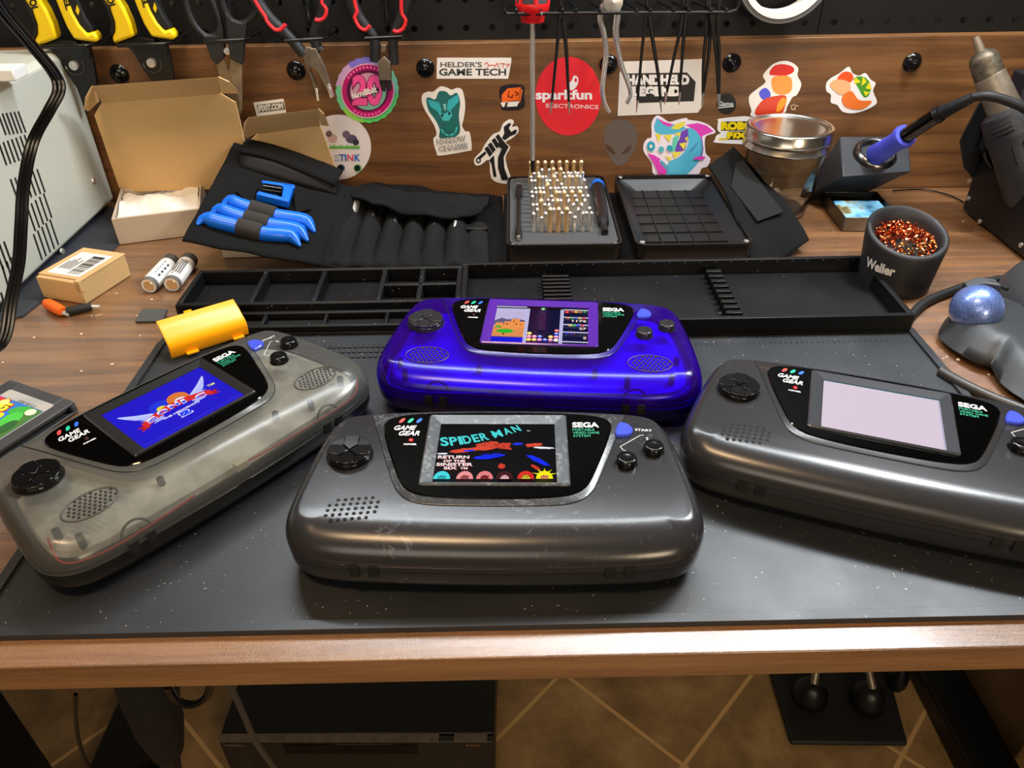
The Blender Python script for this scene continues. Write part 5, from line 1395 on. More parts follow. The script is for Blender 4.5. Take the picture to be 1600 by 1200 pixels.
# wire rack and what hangs from it
RY_ = .738
rk = thing('wire_rack', 'glossy black wire rack fixed to the pegboard above the red sticker', 'rack', tuple(atY(970, 20, RY_)))
P = px3([(788, -30), (788, 10), (790, 20), (798, 22), (960, 20), (1140, 19), (1150, 16), (1153, 8), (1153, -30)], RY_)
MB().tube(P, .0015, 10).build('front_wire', 'wire_black', rk, world=True)
for px in (807, 844, 879, 900, 937, 994, 1016, 1052, 1076, 1110, 1134):
    a = atY(px, 17, RY_+.001)
    MB().tube([a+Vector((0, -.0022, .0015)), a+Vector((0, .004, .0015)), Vector((a.x, BY+.012, a.z-.004))], .0015, 8).build('cross_wire', 'wire_black', rk, world=True)
    MB().lathe([(0, -.001), (.0018, 0), (0, .0016)], 10, 0, T(a+Vector((0, -.0022, .0015))), False, False).build('wire_end', 'button_black', rk, world=True)
# screwdriver
t = thing('screwdriver', 'long screwdriver hanging in the rack, red and grey handle', 'screwdriver', tuple(atY(832, 10, .750)))
a = atY(832, 26, .750); b_ = Vector((a.x, a.y, a.z+.1))
MB().lathe([(0, -.004), (.0105, -.004), (.0110, .000), (.0150, .006), (.0155, .0105), (.0150, .012)], 26, 0, T(a), False, False).build('handle_collar', 'red_plastic', t, world=True)
MB().lathe([(.0140, .012), (.0138, .020), (.0145, .05), (.0140, .10), (.010, .11), (0, .112)], 26, 0, T(a), False, False).build('handle', mat('grip_grey', (70, 70, 74), .6), t, world=True)
for k in range(6):
    an = -pi/2+.18+k*pi/3
    MB().tube([a+Vector((.0140*cos(an), .0140*sin(an), .011)), a+Vector((.0142*cos(an), .0142*sin(an), .05)), a+Vector((.0136*cos(an), .0136*sin(an), .095))], .0022, 6).build('handle_stripe', 'red_accent', t, world=True)
for an in (-2.2, -1.05):
    MB().lathe([(0, -.0008), (.0016, 0), (0, .0009)], 10, 0, T(a+Vector((.0150*cos(an), .0150*sin(an), .0045))) @ RX(pi/2), False, False).build('collar_hole', 'chrome', t, world=True)
zt_ = atY(834, 250, .750).z; ze = atY(836, 268, .750).z
MB().tube([a+Vector((0, 0, -.003)), Vector((a.x+.0005, a.y, zt_))], .00235, 12).build('shaft', 'steel', t, world=True)
MB().tube([Vector((a.x+.0005, a.y, zt_)), Vector((a.x+.0005, a.y, ze))], [.0024, .0016], 10).build('tip', 'black_metal', t, world=True)
# steel pliers
t = thing('steel_pliers', 'bare steel long-handled pliers hanging in the rack between the red and white stickers', 'pliers', tuple(atY(955, 20, .748)))
rod('handle', [(950, 2), (940, 16), (938, 32), (943, 50), (947, 80), (944, 110), (941, 140), (944, 160), (952, 176)], .748, [.0042, .0030, .0026, .0025, .0024, .0024, .0023, .0022, .0018], 'chrome', t)
rod('handle', [(962, -10), (964, 20), (962, 50), (966, 80), (972, 105), (982, 132), (985, 148), (979, 162)], .748, [.0044, .0034, .0030, .0026, .0024, .0023, .0021, .0017], 'chrome', t)
MB().lathe([(0, -.007), (.0085, -.006), (.0095, 0), (.0085, .006), (0, .007)], 20, 0, T(atY(957, 2, .748)) @ RX(pi/2), False, False).build('joint', 'steel', t, world=True)
# tweezers
def tweezers(label, apex, legs, silver=12, Y=.752):
    t = thing('tweezers', label, 'tweezers', tuple(atY(*apex, Y)), 0, 'tweezers hanging in the rack')
    for L_ in legs:
        P = smooth_path(px3(L_, Y), 6); n = len(P); dd = (P[-1]-P[-2]).normalized()
        rr = [.0018 if i < n*.3 else .0018-.0007*(i/n-.3)/.7 for i in range(n)]
        MB().tube(P, rr, 8, flat=.6).build('arm', 'black_metal', t, world=True)
        MB().tube([P[-1]-dd*.0006, P[-1]+dd*.0055, P[-1]+dd*.011], [.0012, .0009, .0004], 8).build('tip', 'chrome', t, world=True)
tweezers('thin black tweezers with silver tips crossing the red round sticker', (879, -20), [[(878, -30), (875, 20), (869, 90), (862, 160)], [(880, 28), (885, 80), (887, 120), (889, 160)]])
tweezers('thin black tweezers over the left half of the white sticker', (1014, -20), [[(1012, -30), (1010, 20), (1004, 70), (996, 158)], [(1014, 24), (1021, 70), (1028, 115), (1032, 158)]])
tweezers('narrow black tweezers over the right half of the white sticker', (1073, -20), [[(1072, -30), (1064, 40), (1053, 90), (1042, 145)], [(1077, -20), (1070, 40), (1066, 90), (1062, 145)]])
tweezers('closed black tweezers hanging just right of the white sticker', (1107, -20), [[(1106, -30), (1104, 40), (1099, 100), (1098, 148)], [(1108, -30), (1109, 60), (1104, 110), (1099, 146)]])
tweezers('black flat tweezers at the right end of the rack, above the round black sticker', (1118, -20), [[(1110, 20), (1116, 60), (1120, 100), (1122, 148)], [(1124, -30), (1122, 40), (1124, 90), (1124, 148)]], Y=.746)
# roll of tape
c = atY(1231, -46, .775)
t = thing('tape_roll', 'large white ring roll hanging on the pegboard, only its lower rim showing', 'tape roll', tuple(c))
MB().lathe([(.0400, 0), (.0440, 0), (.0440, .02), (.0400, .02), (.0400, 0)], 60, 0, T(c+Vector((0, .0, 0))) @ RX(-pi/2), False, False).build('outer_layer', mat('ring_grey', (92, 92, 94), .4), t, world=True)
MB().lathe([(.0345, -.001), (.0398, -.001), (.0398, .02), (.0345, .02), (.0345, -.001)], 60, 0, T(c) @ RX(-pi/2), False, False).build('inner_ring', 'white_plastic', t, world=True)
MB().tube([Vector((c.x, BY+.0125, c.z+.033)), Vector((c.x, c.y-.006, c.z+.033)), Vector((c.x, c.y-.008, c.z+.037))], .0015, 8).build('hook', 'wire_black', t, world=True)

# ================================================================ RIGHT SIDE OF THE DESK
# glass jar with a two-part metal lid
jx, jy = .2775, .7460
lidz = atY(1228, 205, jy).z
t = thing('glass_jar', 'clear glass jar with a silver screw lid beside the end flap', 'jar', (jx, jy, 0))
t.scale = (1.05, 1.05, 1)
JH = lidz-.006
MB().lathe([(0, .0006), (.026, .0006), (.029, .003), (.0305, .010), (.0335, .030), (.0365, JH-.012), (.0370, JH-.004), (.0365, JH+.004), (.0350, JH+.004), (.0345, JH-.010), (.0315, .030), (.0285, .010), (.026, .006), (0, .0055)], 48, 0, None, False, False).build('glass_body', 'glass', t, ang=60)
MB().lathe([(.0375, JH-.008), (.0395, JH-.008), (.0405, JH-.0065), (.0390, JH-.004), (.0380, JH-.002), (.0395, JH), (.0405, JH+.0015), (.0395, JH+.003), (.0392, JH+.010), (.0388, JH+.0115), (.0370, JH+.0122), (.0350, JH+.0115), (.0345, JH+.0105)], 64, 0, None, False, False).build('lid_band', mat('satin_steel', (196, 192, 182), .22, metal=1), t, ang=60)
MB().lathe([(.0352, JH+.0108), (.0340, JH+.0112), (.0325, JH+.0098), (.0300, JH+.0095), (0, JH+.0093)], 64, 0, None, False, False).build('lid_disc', 'satin_steel', t, ang=60)
# iron holder
Yh = .745
ih = thing('iron_holder', 'black angled soldering iron holder with a round metal mouth behind the sponge tray', 'iron holder', (.385, .76, 0))
A_ = atY(1312, 213, .782); B_ = atY(1420, 213, .782); C_ = atY(1424, 268, .732); D_ = atY(1317, 276, .732)
n_ = (B_-A_).cross(D_-A_).normalized()
if n_.z < 0: n_ = -n_
zb_ = [Vector((p.x, p.y, .004)) for p in (A_, B_, C_, D_)]
E_ = [Vector((D_.x-.004, .770, .004)), Vector((C_.x-.022, .770, .004))]
b = MB(); low = [Vector((A_.x-.020, .793, .0006)), Vector((B_.x-.03, .793, .0006)), Vector((C_.x-.03, .772, .0006)), Vector((D_.x-.020, .772, .0006))]
b.loft([low, [p.copy() for p in (A_, B_, C_, D_)]], 0, True, True)
b.build('block', mat('block_dark', (44, 47, 52), .42, bump=.1), ih, world=True, bevel=.0012)
mo = atP(1366, 244, A_, n_)
Mm = T(mo) @ n_.to_track_quat('Z', 'Y').to_matrix().to_4x4()
MB().lathe([(.0215, -.001), (.0213, .003), (.0190, .0060), (.0172, .0072), (.0156, .0068), (.0148, .003), (.0145, .0005), (0, .0005)], 36, 0, Mm, False, False).build('mouth_ring', mat('dark_chrome', (110, 110, 112), .25, metal=1), ih, world=True)
MB().lathe([(.0144, .0009), (0, .0009)], 30, 0, Mm, False, False).build('mouth_hole', 'dark_void', ih, world=True)
# the iron
G0 = atY(1369, 242, .742); G1 = atY(1412, 214, .712); H1 = atY(1464, 180, .690); S1 = atY(1520, 152, .672)
si = thing('soldering_iron', 'soldering iron with a blue grip and black handle resting in its holder', 'soldering iron', tuple(G0))
MB().tube([G0+(G0-G1)*.04, G0, G0.lerp(G1, .45), G0.lerp(G1, .8), G1, G1+(G1-G0)*.08], [.0095, .0105, .0092, .0090, .0112, .0104], 24).build('grip', 'blue_grip', si, world=True)
MB().tube([G1, H1], [.0072, .0068], 20).build('handle', 'black_gloss', si, world=True)
MB().tube([H1+(G1-H1)*.02, H1.lerp(S1, .12)], [.0078, .0072], 20).build('handle_end', 'black_plastic', si, world=True)
b = MB()
for k in range(17):
    p = H1.lerp(S1, .14+k*.05); q_ = H1.lerp(S1, .14+k*.05+.022); b.tube([p, q_], .0062-.00012*k, 12)
b.tube([H1, S1], .0042, 10); b.build('strain_relief', 'handle_dark', si, world=True)
cp = smooth_path([S1, atY(1545, 150, .665), atY(1575, 158, .660), atY(1606, 172, .655), atY(1660, 205, .65)], 6)
MB().tube(cp, .0040, 10).build('cable', 'black_rubber', si, world=True)
# sponge tray
P = [atz(1321, 340, .014), atz(1404, 340, .014)]; Q = [atz(1274, 300, .014)]
ux = (P[1]-P[0]); ux.z = 0; ux.normalize(); uy = Vector((-ux.y, ux.x, 0)); dp = .062; skew = (Q[0]-P[0]).dot(ux)
t = thing('sponge_tray', 'shallow metal tray with a worn pale blue sponge, in front of the iron holder', 'sponge tray', (P[0].x, P[0].y, 0), atan2(ux.y, ux.x)+.0)
lw = .052; b = MB(); k = .0012; yd = (Q[0]-P[0]).dot(uy)
MB().box(0, lw, 0, yd, .0006, .0022).build('tray_floor', 'black_metal', t)
fr_ = MB(); fr_.box(0, lw, -k, 0, .0006, .0145); fr_.build('front_wall', 'steel_worn', t, bevel=.0003)
b.box(-k, 0, 0, yd, .0006, .0145); b.box(lw, lw+k, 0, yd, .0006, .0145); b.box(0, lw, yd-k, yd, .0022, .0145); b.build('side_wall', 'dark_chrome', t, bevel=.0003)
sp = bpy.data.materials.new('sponge_blue'); sp.use_nodes = True; nt = sp.node_tree; MATS['sponge_blue'] = sp
tc = nt.nodes.new('ShaderNodeTexCoord'); nz = nt.nodes.new('ShaderNodeTexNoise'); nz.inputs['Scale'].default_value = 45; nz.inputs['Detail'].default_value = 6
rp = ramp(nt, [(.36, (36, 92, 150)), (.47, (110, 176, 216)), (.56, (150, 196, 216)), (.64, (130, 116, 70)), (.72, (40, 60, 60))])
nt.links.new(tc.outputs['Object'], nz.inputs['Vector']); nt.links.new(nz.outputs[0], rp.inputs[0]); nt.links.new(rp.outputs[0], nt.nodes['Principled BSDF'].inputs['Base Color']); nt.nodes['Principled BSDF'].inputs['Roughness'].default_value = .35
MB().box(.003, lw-.003, .003, yd*.72, .0024, .0125).build('sponge', 'sponge_blue', t, bevel=.0015)

# slanted rubber cup of tip cleaning shavings
bc0 = atz(1398, 447, 0)
c0 = Vector((bc0.x-.001, bc0.y+.003, 0))
rw = thing('tip_cleaner_cup', 'round black rubber cup filled with copper shavings, slanted rim', 'tip cleaner', tuple(c0))
rw.scale = (.97, .97, .94)
b = MB(); n = 44
def rim(r, z, tilt, dx=0, dy=0): return [(dx+r*cos(2*pi*i/n), dy+r*sin(2*pi*i/n), z+tilt*sin(2*pi*i/n)*r) for i in range(n)]
R = [rim(.0285, .0006, 0), rim(.0290, .003, 0), rim(.0308, .022, 0), rim(.0326, .0380, .12, .001, .002), rim(.0334, .0475, .28, .0015, .003), rim(.0331, .0500, .31, .0015, .003), rim(.0312, .0512, .32, .0015, .003), rim(.0288, .0500, .31, .0015, .003), rim(.0274, .0450, .28, .0015, .003), rim(.0262, .0340, .15, .001, .002), rim(.0240, .030, 0)]
b.loft(R, 0, True, True); b.build('cup', mat('cup_rubber', (30, 31, 34), .55, bump=.15, bscale=700), rw, ang=60)
random.seed(8)
sv = MB()
for k in range(420):
    a = random.uniform(0, 2*pi); r = .0245*sqrt(random.random()); x, y = .001+r*cos(a), .0035+r*sin(a)
    z = .0395+.26*y+.007*(1-(r/.025)**2)+random.uniform(-.002, .0025)
    s_ = random.uniform(.0011, .0020)
    M = T(x, y, z) @ Matrix.Rotation(random.uniform(0, 3), 4, 'X') @ Matrix.Rotation(random.uniform(0, 3), 4, 'Y')
    pts = [(s_*cos(q*.9), s_*sin(q*.9), s_*.35*q*.5) for q in range(7)]
    sv.tube([M @ Vector(p) for p in pts], .00048, 4, 1 if random.random() < (.12+.4*(y < -.006)) else 0)
tag(sv.build('shavings', ['copper', 'brass'], rw), kind='stuff')
def cupfn(u, v, L_):
    a = u/.0318; return Vector(((.0318+.00003*L_+(v-.022)*.09)*cos(a), (.0318+.00003*L_+(v-.022)*.09)*sin(a), v))
a = Art(cupfn); a.text('Weller', -.0318*2.62-.0105, .0225, .0270, .0095, (205, 205, 205), bold=.04); a.build('cup_lettering', rw)

# black cable running behind the mouse
pts = [atz(1413, 512, .004), atz(1424, 493, .004), atz(1445, 473, .004), atz(1475, 459, .004), atz(1515, 446, .004), atz(1560, 437, .004), atz(1620, 431, .004), atz(1700, 428, .004)]
cbl = MB().tube(smooth_path(pts, 6), .0036, 12).build('cable', 'black_rubber', loc=tuple(pts[0]))
tag(cbl, 'thick black cable curving from the mat corner behind the trackball mouse', 'cable')
pts = [atz(1470, 580, .0045), atz(1500, 598, .0045), atz(1550, 622, .0045), atz(1600, 642, .0045), atz(1625, 660, .0045)]
cbl = MB().tube(smooth_path(pts, 6), .0038, 12).build('cable', mat('cable_grey', (52, 50, 48), .4), loc=tuple(pts[0]))
tag(cbl, 'dark grey cable on the bare desk between the mat edge and the trackball mouse', 'cable')
pts = [atz(1395, 298, .002), atz(1440, 296, .002), atz(1480, 304, .002), atz(1506, 316, .002)]
cbl = MB().tube(smooth_path(pts, 6), .0009, 8).build('thin_wire', 'wire_black', loc=tuple(pts[0]))
tag(cbl, 'thin black wire on the desk running to the hot air station', 'wire')

# ---- trackball mouse
tm = thing('trackball_mouse', 'dark grey trackball mouse with a glossy blue ball at the right edge', 'computer mouse', (.40, .48, 0))
bc_ = atz(1526, 484, .024)
# outline of the body seen from above, and height of each part
def msurf(u, v):
    pass
ol = [atz(1469, 514, .010), atz(1478, 494, .010), atz(1492, 478, .014), atz(1509, 462, .018), atz(1512, 444, .026), atz(1530, 436, .030), atz(1560, 440, .034), atz(1600, 455, .036), atz(1650, 480, .036), atz(1700, 530, .03), atz(1700, 640, .02), atz(1640, 650, .014), atz(1608, 624, .008), atz(1582, 606, .008), atz(1564, 586, .010), atz(1556, 564, .014), atz(1552, 550, .018), atz(1530, 548, .016), atz(1500, 540, .012), atz(1480, 530, .009)]
olx = [(p.x, p.y, p.z) for p in ol]
O_ = smooth_path(olx, 5, True)
cen = Vector((.435, .500, 0))
tops = []
def hill(x, y):
    """height of the moulded top: a hump to the right, a saddle round the ball"""
    d = ((x-.455)/.085)**2+((y-.49)/.085)**2
    h = .048*max(0, 1-d)**.6
    d2 = ((x-bc_.x)/.034)**2+((y-bc_.y)/.034)**2
    return .012*max(0, 1-d2*.12)**.5
rings = []
K = 12
for k in range(K+1):
    s = k/K; ring = []
    for p in O_:
        q_ = Vector((p.x, p.y, 0)).lerp(Vector((bc_.x+.045, bc_.y-.002, 0)), s*.97)
        e = min(1, s*3.2); e = e*(2-e)
        z = p.z*.55*(1-e)+(.005+hill(q_.x, q_.y)+.007*e)*e
        ring.append((q_.x, q_.y, max(z, .005)))
    rings.append(ring)
base_ = [(cen.x+(p.x-cen.x)*.93, cen.y+(p.y-cen.y)*.93, .0006) for p in O_]
skirt = [(cen.x+(p.x-cen.x)*.985, cen.y+(p.y-cen.y)*.985, p.z*.28+.001) for p in O_]
b = MB(); b.loft([base_, skirt]+rings, 0, True, True); b.build('mouse_body', mat('mouse_rubber', (40, 43, 46), .48, bump=.1, bscale=900), tm, world=True, ang=80)
hc = Vector((.442, .505, 0)); hdir = Vector((.30, .954, 0)); hsd = Vector((.954, -.30, 0)); rr_ = []
for k in range(14):
    q = k/13; s = 1-q**2.6 if k else 1.0; hh_ = .0015+.050*q**.62 if k else .0015
    s = (max(0, 1-q**2.4))**.5
    rr_.append([tuple(hc+hdir*(.080*s*cos(2*pi*i/40))+hsd*(.058*s*sin(2*pi*i/40)*(1+.10*cos(2*pi*i/40)))+Vector((0, 0, .0010+.050*q))) for i in range(40)])
b = MB(); b.loft(rr_, 0, True, True); b.build('palm_rest', mat('palm_rubber', (52, 55, 58), .42, bump=.1, bscale=900), tm, world=True, ang=80)
def ball_mat():
    m = bpy.data.materials.new('ball_blue'); m.use_nodes = True; nt = m.node_tree; b = nt.nodes['Principled BSDF']
    v = nt.nodes.new('ShaderNodeTexNoise'); v.inputs['Scale'].default_value = 1400; tc = nt.nodes.new('ShaderNodeTexCoord')
    r = ramp(nt, [(.35, (60, 86, 168)), (.7, (140, 168, 224))]); nt.links.new(tc.outputs['Object'], v.inputs['Vector']); nt.links.new(v.outputs[0], r.inputs[0]); nt.links.new(r.outputs[0], b.inputs['Base Color'])
    b.inputs['Metallic'].default_value = .55; b.inputs['Roughness'].default_value = .36; b.inputs['Coat Weight'].default_value = .8; b.inputs['Coat Roughness'].default_value = .12
    MATS['ball_blue'] = m
ball_mat()
br_ = .0182
prof = [(br_*sin(pi*i/24), -br_*cos(pi*i/24)) for i in range(25)]
MB().lathe(prof, 40, 0, T(bc_.x-.001, bc_.y-.001, .0252), False, False).build('trackball', 'ball_blue', tm, world=True, ang=80)
wp = [atz(1514, 446, .0345), atz(1535, 438, .037), atz(1560, 444, .0385), atz(1574, 452, .0385)]
MB().tube(wp, .0016, 8).build('button_seam', 'dark_void', tm, world=True)
plate_pts = [atz(1505, 440, .036), atz(1530, 432, .039), atz(1556, 436, .040), atz(1566, 446, .040), atz(1540, 442, .038), atz(1512, 448, .035)]
MB().slab(plate_pts, (0, 0, -.006)).build('mouse_button', 'mouse_rubber', tm, world=True, bevel=.001)

# ---- hot air station and its gun
st = thing('hot_air_station', 'black steel hot air station case standing at the far right edge', 'hot air station', (.50, .70, 0))
A_ = atz(1503, 326, .003); B_ = atz(1600, 404, .003)
ux = (B_-A_); ux.z = 0; ux.normalize(); nn = Vector((-ux.y, ux.x, 0))
if nn.x < 0: nn = -nn
Bx = A_+ux*.185
b = MB()
pr = [A_, Bx, Bx+nn*.16, A_+nn*.10]
pr[3].y = min(pr[3].y, .795)
hb = [.062, .085, .085, .062]
b.loft([[(p.x, p.y, .003) for p in pr], [(p.x, p.y, .040) for p in pr], [((p+nn*.006).x if i in (0, 1) else p.x, p.y if i > 1 else (p+nn*.006).y, h_) for i, (p, h_) in enumerate(zip(pr, hb))]], 0, True, True)
b.build('case', 'black_metal', st, world=True, bevel=.0015)
for px, py in ((1515, 283), (1514, 310), (1531, 346), (1596, 383)):
    d = ray(px, py); den = d.dot(nn); p = CAM+d*((A_-CAM).dot(nn)/den)
    MB().lathe([(0, -.0015), (.0022, -.001), (.0024, .0005)], 12, 0, T(p-nn*.0003) @ (nn.to_track_quat('Z', 'Y').to_matrix().to_4x4()), False, False).build('screw', 'steel', st, world=True)
hb_ = thing('gun_bracket', 'curved black steel bracket cradling the hot air gun', 'bracket', tuple(atY(1540, 240, .72)))
for pts, Y, th in (([(1538, 150), (1527, 168), (1506, 208), (1500, 222), (1506, 262), (1527, 288), (1546, 299), (1554, 290), (1562, 262), (1556, 240), (1562, 218), (1560, 190)], .735, .002),):
    MB().slab(px3(pts, Y), (0, th, 0)).build('side_plate', mat('bracket_black', (26, 27, 29), .4), hb_, world=True, bevel=.0006)
MB().tube(smooth_path(px3([(1553, 203), (1560, 212), (1549, 222), (1540, 240), (1548, 256), (1556, 272), (1552, 298)], .715), 5), .0026, 10, flat=1).build('hook_edge', 'black_gloss', hb_, world=True)
MB().slab(px3([(1552, 205), (1562, 212), (1548, 226), (1543, 240), (1551, 258), (1556, 285), (1549, 298), (1562, 270), (1568, 230)], .716), (0, .018, 0)).build('hook_plate', 'bracket_black', hb_, world=True, bevel=.0005)
hg = thing('hot_air_gun', 'hot air gun with a scorched metal nozzle pointing up, ribbed black handle', 'hot air gun', tuple(atY(1590, 250, .69)))
n0 = atY(1524, 58, .730); n1 = atY(1533, 82, .724); n2 = atY(1546, 118, .716); n3 = atY(1572, 176, .702); n4 = atY(1584, 206, .694); n5 = atY(1622, 330, .660)
MB().tube([n0, n1], [.0030, .0042], 16).build('nozzle', 'steel_worn', hg, world=True)
MB().tube([n1+(n0-n1)*.08, n1+(n2-n1)*.12, n1+(n2-n1)*.3, n2], [.006, .0105, .0120, .0124], 28).build('nozzle_cap', mat('scorched', (92, 84, 70), .5, metal=.7, mottle=.4, mscale=160), hg, world=True)
MB().tube([n2, n2.lerp(n3, .03), n3], [.0124, .0128, .0140], 28).build('heater_tube', 'steel_worn', hg, world=True)
MB().tube([n3+(n2-n3)*.1, n3, n3+(n4-n3)*.5, n4], [.0160, .0205, .0225, .0230], 30).build('vent_collar', 'handle_dark', hg, world=True)
ax = (n4-n3).normalized()
s0 = ax.cross(Vector((0, 1, 0))).normalized(); f0 = s0.cross(ax).normalized()
if f0.y > 0: f0 = -f0
b = MB()
for k in range(4):
    for aa in (-.75, .75):
        P = [n3+(n4-n3)*(.18+.2*k)+(f0*cos(aa+w_)+s0*sin(aa+w_))*(.0200+.0009*k+.0006) for w_ in (-.42, -.2, 0, .2, .42)]
        b.tube(P, .0009, 6)
b.build('vent_slits', 'dark_void', hg, world=True)
MB().tube([n4, n4.lerp(n5, .02), n4.lerp(n5, .08), n4.lerp(n5, .3), n4.lerp(n5, .7), n5], [.0232, .0236, .0225, .0222, .0225, .021], 30).build('handle', 'handle_dark', hg, world=True)
b = MB()
for aa in (-.55, -.15, .25):
    b.tube([n4.lerp(n5, s)+(f0*cos(aa)+s0*sin(aa))*.0226 for s in (.12, .22, .34)], .0010, 6)
b.build('grip_groove', 'dark_void', hg, world=True)
# dark upright unit behind the gun
bx = atY(1588, 130, .780)
tag(MB().box(bx.x, bx.x+.10, .765, .792, .0005, atY(1600, 112, .78).z).build('filter_panel', mat('navy_dark', (20, 22, 30), .5), bevel=.002, loc=(bx.x+.05, .78, 0)), 'dark upright panel standing behind the hot air gun at the right edge', 'panel')

# ---- game cartridge at the left edge
cp0 = atz(117, 628, .0085); cp1 = atz(0, 712, .0085)
ux = (cp0-cp1); ux.z = 0; ux.normalize(); uy = Vector((-ux.y, ux.x, 0))
Mc = Matrix(((ux.x, uy.x, 0, cp0.x), (ux.y, uy.y, 0, cp0.y), (0, 0, 1, .0003), (0, 0, 0, 1)))
ct = thing('game_cartridge', 'dark grey game cartridge with a bright frog game label at the left edge', 'game cartridge', (0, 0, 0)); ct.matrix_basis = Mc @ Matrix.Rotation(radians(-5), 4, 'Z')
CW = .066; CD = .0645; CH = .0085
b = MB(); b.box(-CW, 0, .010, CD, 0, CH); b.box(-CW, 0, 0, .010, CH-.0022, CH); b.box(-CW, 0, 0, .010, 0, .0016); b.box(-.004, 0, 0, .010, .0016, CH-.0022)
b.build('cartridge_shell', mat('cart_grey', (58, 58, 60), .45), ct, bevel=.0007)
MB().box(-CW+.004, -.005, .003, .0098, .0034, .0046).build('circuit_board', mat('pcb', (50, 66, 52), .4), ct)
b = MB()
for k in range(26): b.box(-.0075-k*.0021, -.0065-k*.0021, .0028, .0090, .0046, .0049)
b.build('edge_contacts', 'steel', ct)
b = MB()
for k in range(4): b.box(-.015+.0, -.003, CD-.0035-k*.0022, CD-.0025-k*.0022, CH, CH+.0004)
b.build('finger_ridges', 'cart_grey', ct)
LH = .0445
def cf(u, v, L_): return Vector((u, v, CH+.00015+.00003*L_))
a = Art(cf, rough=.3); x1 = -.0085; x0 = -.0575; y0 = .0085; y1 = y0+LH
a.poly(rrect(x0-.006, x1, y0, y1, .002), (168, 166, 160))
a.rect(x0-.006, y0+.0008, x1-.008, y1-.0008, (30, 110, 190))
a.poly([(x0-.006, y1-.001), (x1-.0085, y1-.001), (x1-.0085, y1-.010), (x0-.006, y1-.016)], (206, 30, 40))
a.poly([(x0-.006, y0+.001), (x1-.0085, y0+.001), (x1-.0085, y0+.016), (x0+.02, y0+.010), (x0-.006, y0+.014)], (60, 110, 40))
a.ell(x1-.014, y0+.016, .0045, .0075, (50, 160, 50), 20, rot=.5); a.ell(x1-.023, y0+.013, .008, .006, (66, 182, 60), 20); a.ell(x1-.030, y0+.008, .008, .004, (30, 84, 30), 20)
a.text('Frogger', -.0628, y0+.0165, .0485, .0200, (200, 40, 30), bold=.09, ang=.10); a.text('Frogger', -.0620, y0+.0175, .047, .0185, (244, 212, 30), bold=.03, ang=.10)
a.ell(x1-.012, y0+.034, .0030, .0038, (240, 214, 120), 18); a.ell(x1-.0125, y0+.0075, .0034, .0040, (214, 214, 190), 20)
a.text('CGB-001', x1-.0058, y0+.010, .0165, .0020, (90, 90, 90), ang=pi/2)
a.build('game_label', ct)

# ================================================================ UNDER THE DESK
vz = -.836
vp = [atz(341, 1157, vz), atz(772, 1157, vz)]
ux = vp[1]-vp[0]; vl = ux.length; ux.normalize()
vc = thing('video_recorder', 'black video recorder on the floor under the desk', 'video recorder', (vp[0].x, vp[0].y, FLOOR_Z), atan2(ux.y, ux.x))
hv = vz-FLOOR_Z
MB().box(0, vl, .012, .32, .008, hv).build('case', 'black_plastic', vc, bevel=.002)
MB().box(0, vl, .0, .0118, .006, hv-.004).build('front_panel', mat('vcr_front', (40, 37, 35), .4), vc, bevel=.0015)
MB().box(.002, vl*.80, -.0006, .0112, hv-.0045, hv+.0005).build('trim_strip', 'steel_worn', vc); MB().box(vl*.855, vl*.975, -.0006, .0112, hv-.0045, hv+.0005).build('trim_strip', 'steel_worn', vc)
MB().box(vl*.23, vl*.72, -.0012, .001, hv-.038, hv-.010).build('tape_flap', 'black_gloss', vc, bevel=.001)
MB().box(vl*.885, vl*.905, .02, .03, hv, hv+.0004).build('top_mark', 'dark_void', vc)
a = Art(lambda u, v, L_: Vector((u, -.0004-.00003*L_, v)))
a.text('TOSHIBA', .006, hv-.017, .032, .006, (120, 104, 88), bold=.03); a.text('HQ', vl*.90, hv-.017, .022, .006, (150, 96, 56), bold=.03)
a.build('front_lettering', vc)
for x in (.04, vl-.04):
    for y in (.04, .28): MB().lathe([(.012, .0004), (.012, .0085)], 14, 0, T(x, y, 0)).build('foot', 'black_rubber', vc)
# grey flat cable hanging in front of it
P = smooth_path([Vector(atY(352, 1060, .262)), Vector(atY(366, 1085, .262)), Vector(atY(382, 1120, .262)), Vector(atY(400, 1160, .265)), Vector(atY(432, 1205, .27)), Vector(atY(470, 1260, .28))], 5)
P = [Vector((p.x, p.y, min(p.z, -.026))) for p in P]
tag(MB().tube(P, .0022, 8, flat=.5).build('hanging_cable', 'cable_grey', loc=tuple(P[0])), 'flat grey cable hanging down under the desk in front of the video recorder', 'cable')
# black power brick and lead at the left
c = atz(255, 1150, FLOOR_Z+.10)
bk = thing('power_adapter', 'black power adapter hanging on its lead under the left of the desk', 'power adapter', tuple(c))
Q0 = atY(232, 1082, .33); Q1 = atY(262, 1172, .33)
MB().tube([Q0+(Q0-Q1)*.6, Q0, Q0.lerp(Q1, .5), Q1], [.020, .020, .018, .012], 10).build('adapter_body', 'dark_void', bk, world=True)
MB().tube(smooth_path([Q1, atY(268, 1200, .33), atY(274, 1260, .33)], 5), .008, 8).build('plug', 'black_rubber', bk, world=True)
pts = [atY(262, 1072, .31), atY(276, 1094, .31), atY(300, 1101, .31), atY(322, 1090, .31), atY(330, 1066, .31), atY(330, 1040, .31)]
tag(MB().tube(smooth_path(pts, 6), .0028, 8).build('cable_loop', 'wire_black', loc=tuple(pts[0])), 'round loop of thin black cable hanging under the desk edge', 'cable')
pts = [atz(150, 1230, FLOOR_Z+.005), atz(172, 1200, FLOOR_Z+.006), atz(190, 1186, FLOOR_Z+.006), atz(215, 1190, FLOOR_Z+.006), atz(248, 1202, FLOOR_Z+.006)]
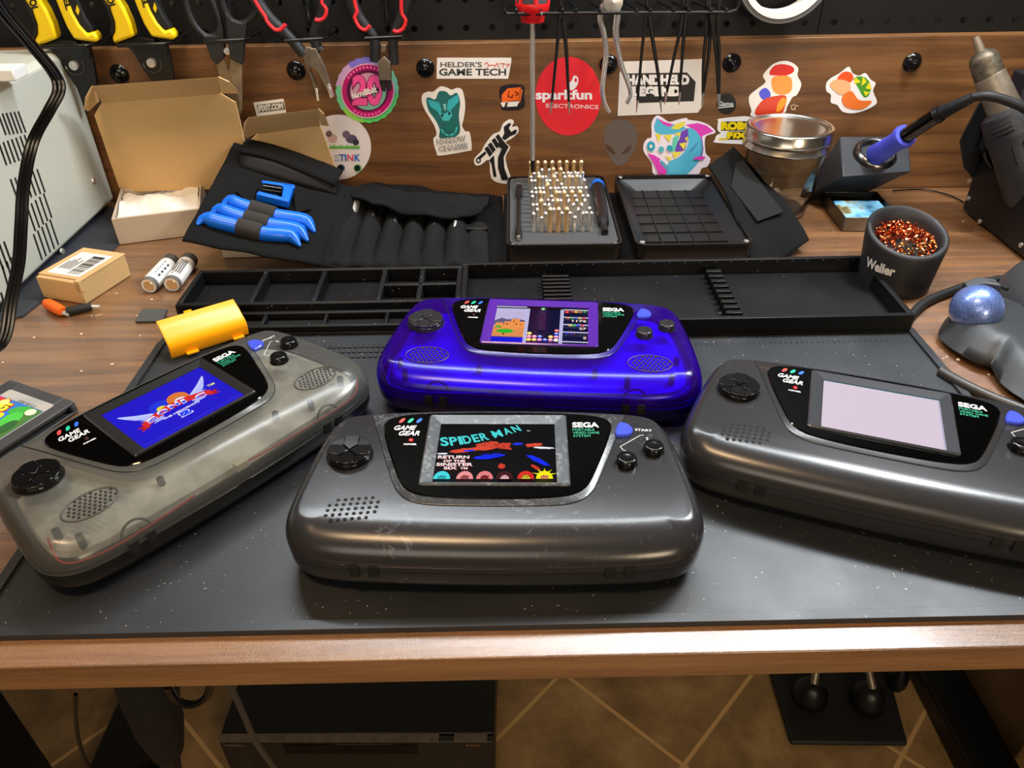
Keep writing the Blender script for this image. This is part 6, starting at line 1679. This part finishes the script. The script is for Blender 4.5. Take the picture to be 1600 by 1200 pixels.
tag(MB().tube(smooth_path(pts, 6), .005, 8).build('floor_cable', 'wire_black', loc=tuple(pts[0])), 'black cable lying on the floor tiles beside the left desk leg', 'cable')
pts = [atY(118, 1085, .34), atY(120, 1140, .34), atY(130, 1180, .34), atY(146, 1215, .34)]
tag(MB().tube(smooth_path(pts, 6), .0016, 8).build('hanging_wire', 'wire_black', loc=tuple(pts[0])), 'thin dark wire hanging under the far left of the desk', 'wire')
# pedal-like dark board with knobs on the right
fz = FLOOR_Z+.012
pts = [atz(1197, 1030, fz), atz(1236, 1160, fz), atz(1420, 1162, fz), atz(1384, 1030, fz)]
fb = thing('floor_board', 'dark flat board lying on the tiles under the right of the desk', 'board', (pts[1].x, pts[1].y, FLOOR_Z))
b = MB(); b.slab([(p.x, p.y, FLOOR_Z+.0008) for p in pts], (0, 0, .011)); b.build('board', mat('board_dark', (24, 22, 22), .6), fb, world=True, bevel=.012, seg=4)
for i, (px, py, lean) in enumerate(((1262, 1095, .02), (1352, 1102, -.01), (1398, 1072, -.02))):
    p = atz(px, py, fz); r_ = (.030, .030, .017)[i]
    k = thing('rod_stand', ('black round knob with a metal rod at the left of the floor board', 'black round knob with a metal rod in the middle of the floor board', 'small black knob with a metal rod at the right corner of the floor board')[i], 'stand', (p.x, p.y, fz), 0, 'stands with rods on the floor board')
    MB().lathe([(0, .0005), (r_*.8, .001), (r_, .012), (r_*.95, .03), (r_*.6, .045), (r_*.35, .052), (0, .053)], 24, 0, None, False, False).build('knob', 'black_plastic', k)
    MB().tube([(0, 0, .05), (lean, .05, .10), (lean*1.5, .08, .16)], .007, 10).build('rod', 'steel_worn', k)
# bench legs seen far right
c = atz(1610, 1075, FLOOR_Z+.2)+Vector((.02, 0, 0))
tag(MB().box(c.x+.03, c.x+.2, c.y-.0, c.y+.25, FLOOR_Z+.0005, FLOOR_Z+.24).build('wooden_crate', mat('crate_wood', (120, 92, 58), .7, mottle=.2, mscale=12), bevel=.002, loc=(c.x, c.y, FLOOR_Z)), 'pale wooden crate standing on the floor at the far right under the desk', 'crate')
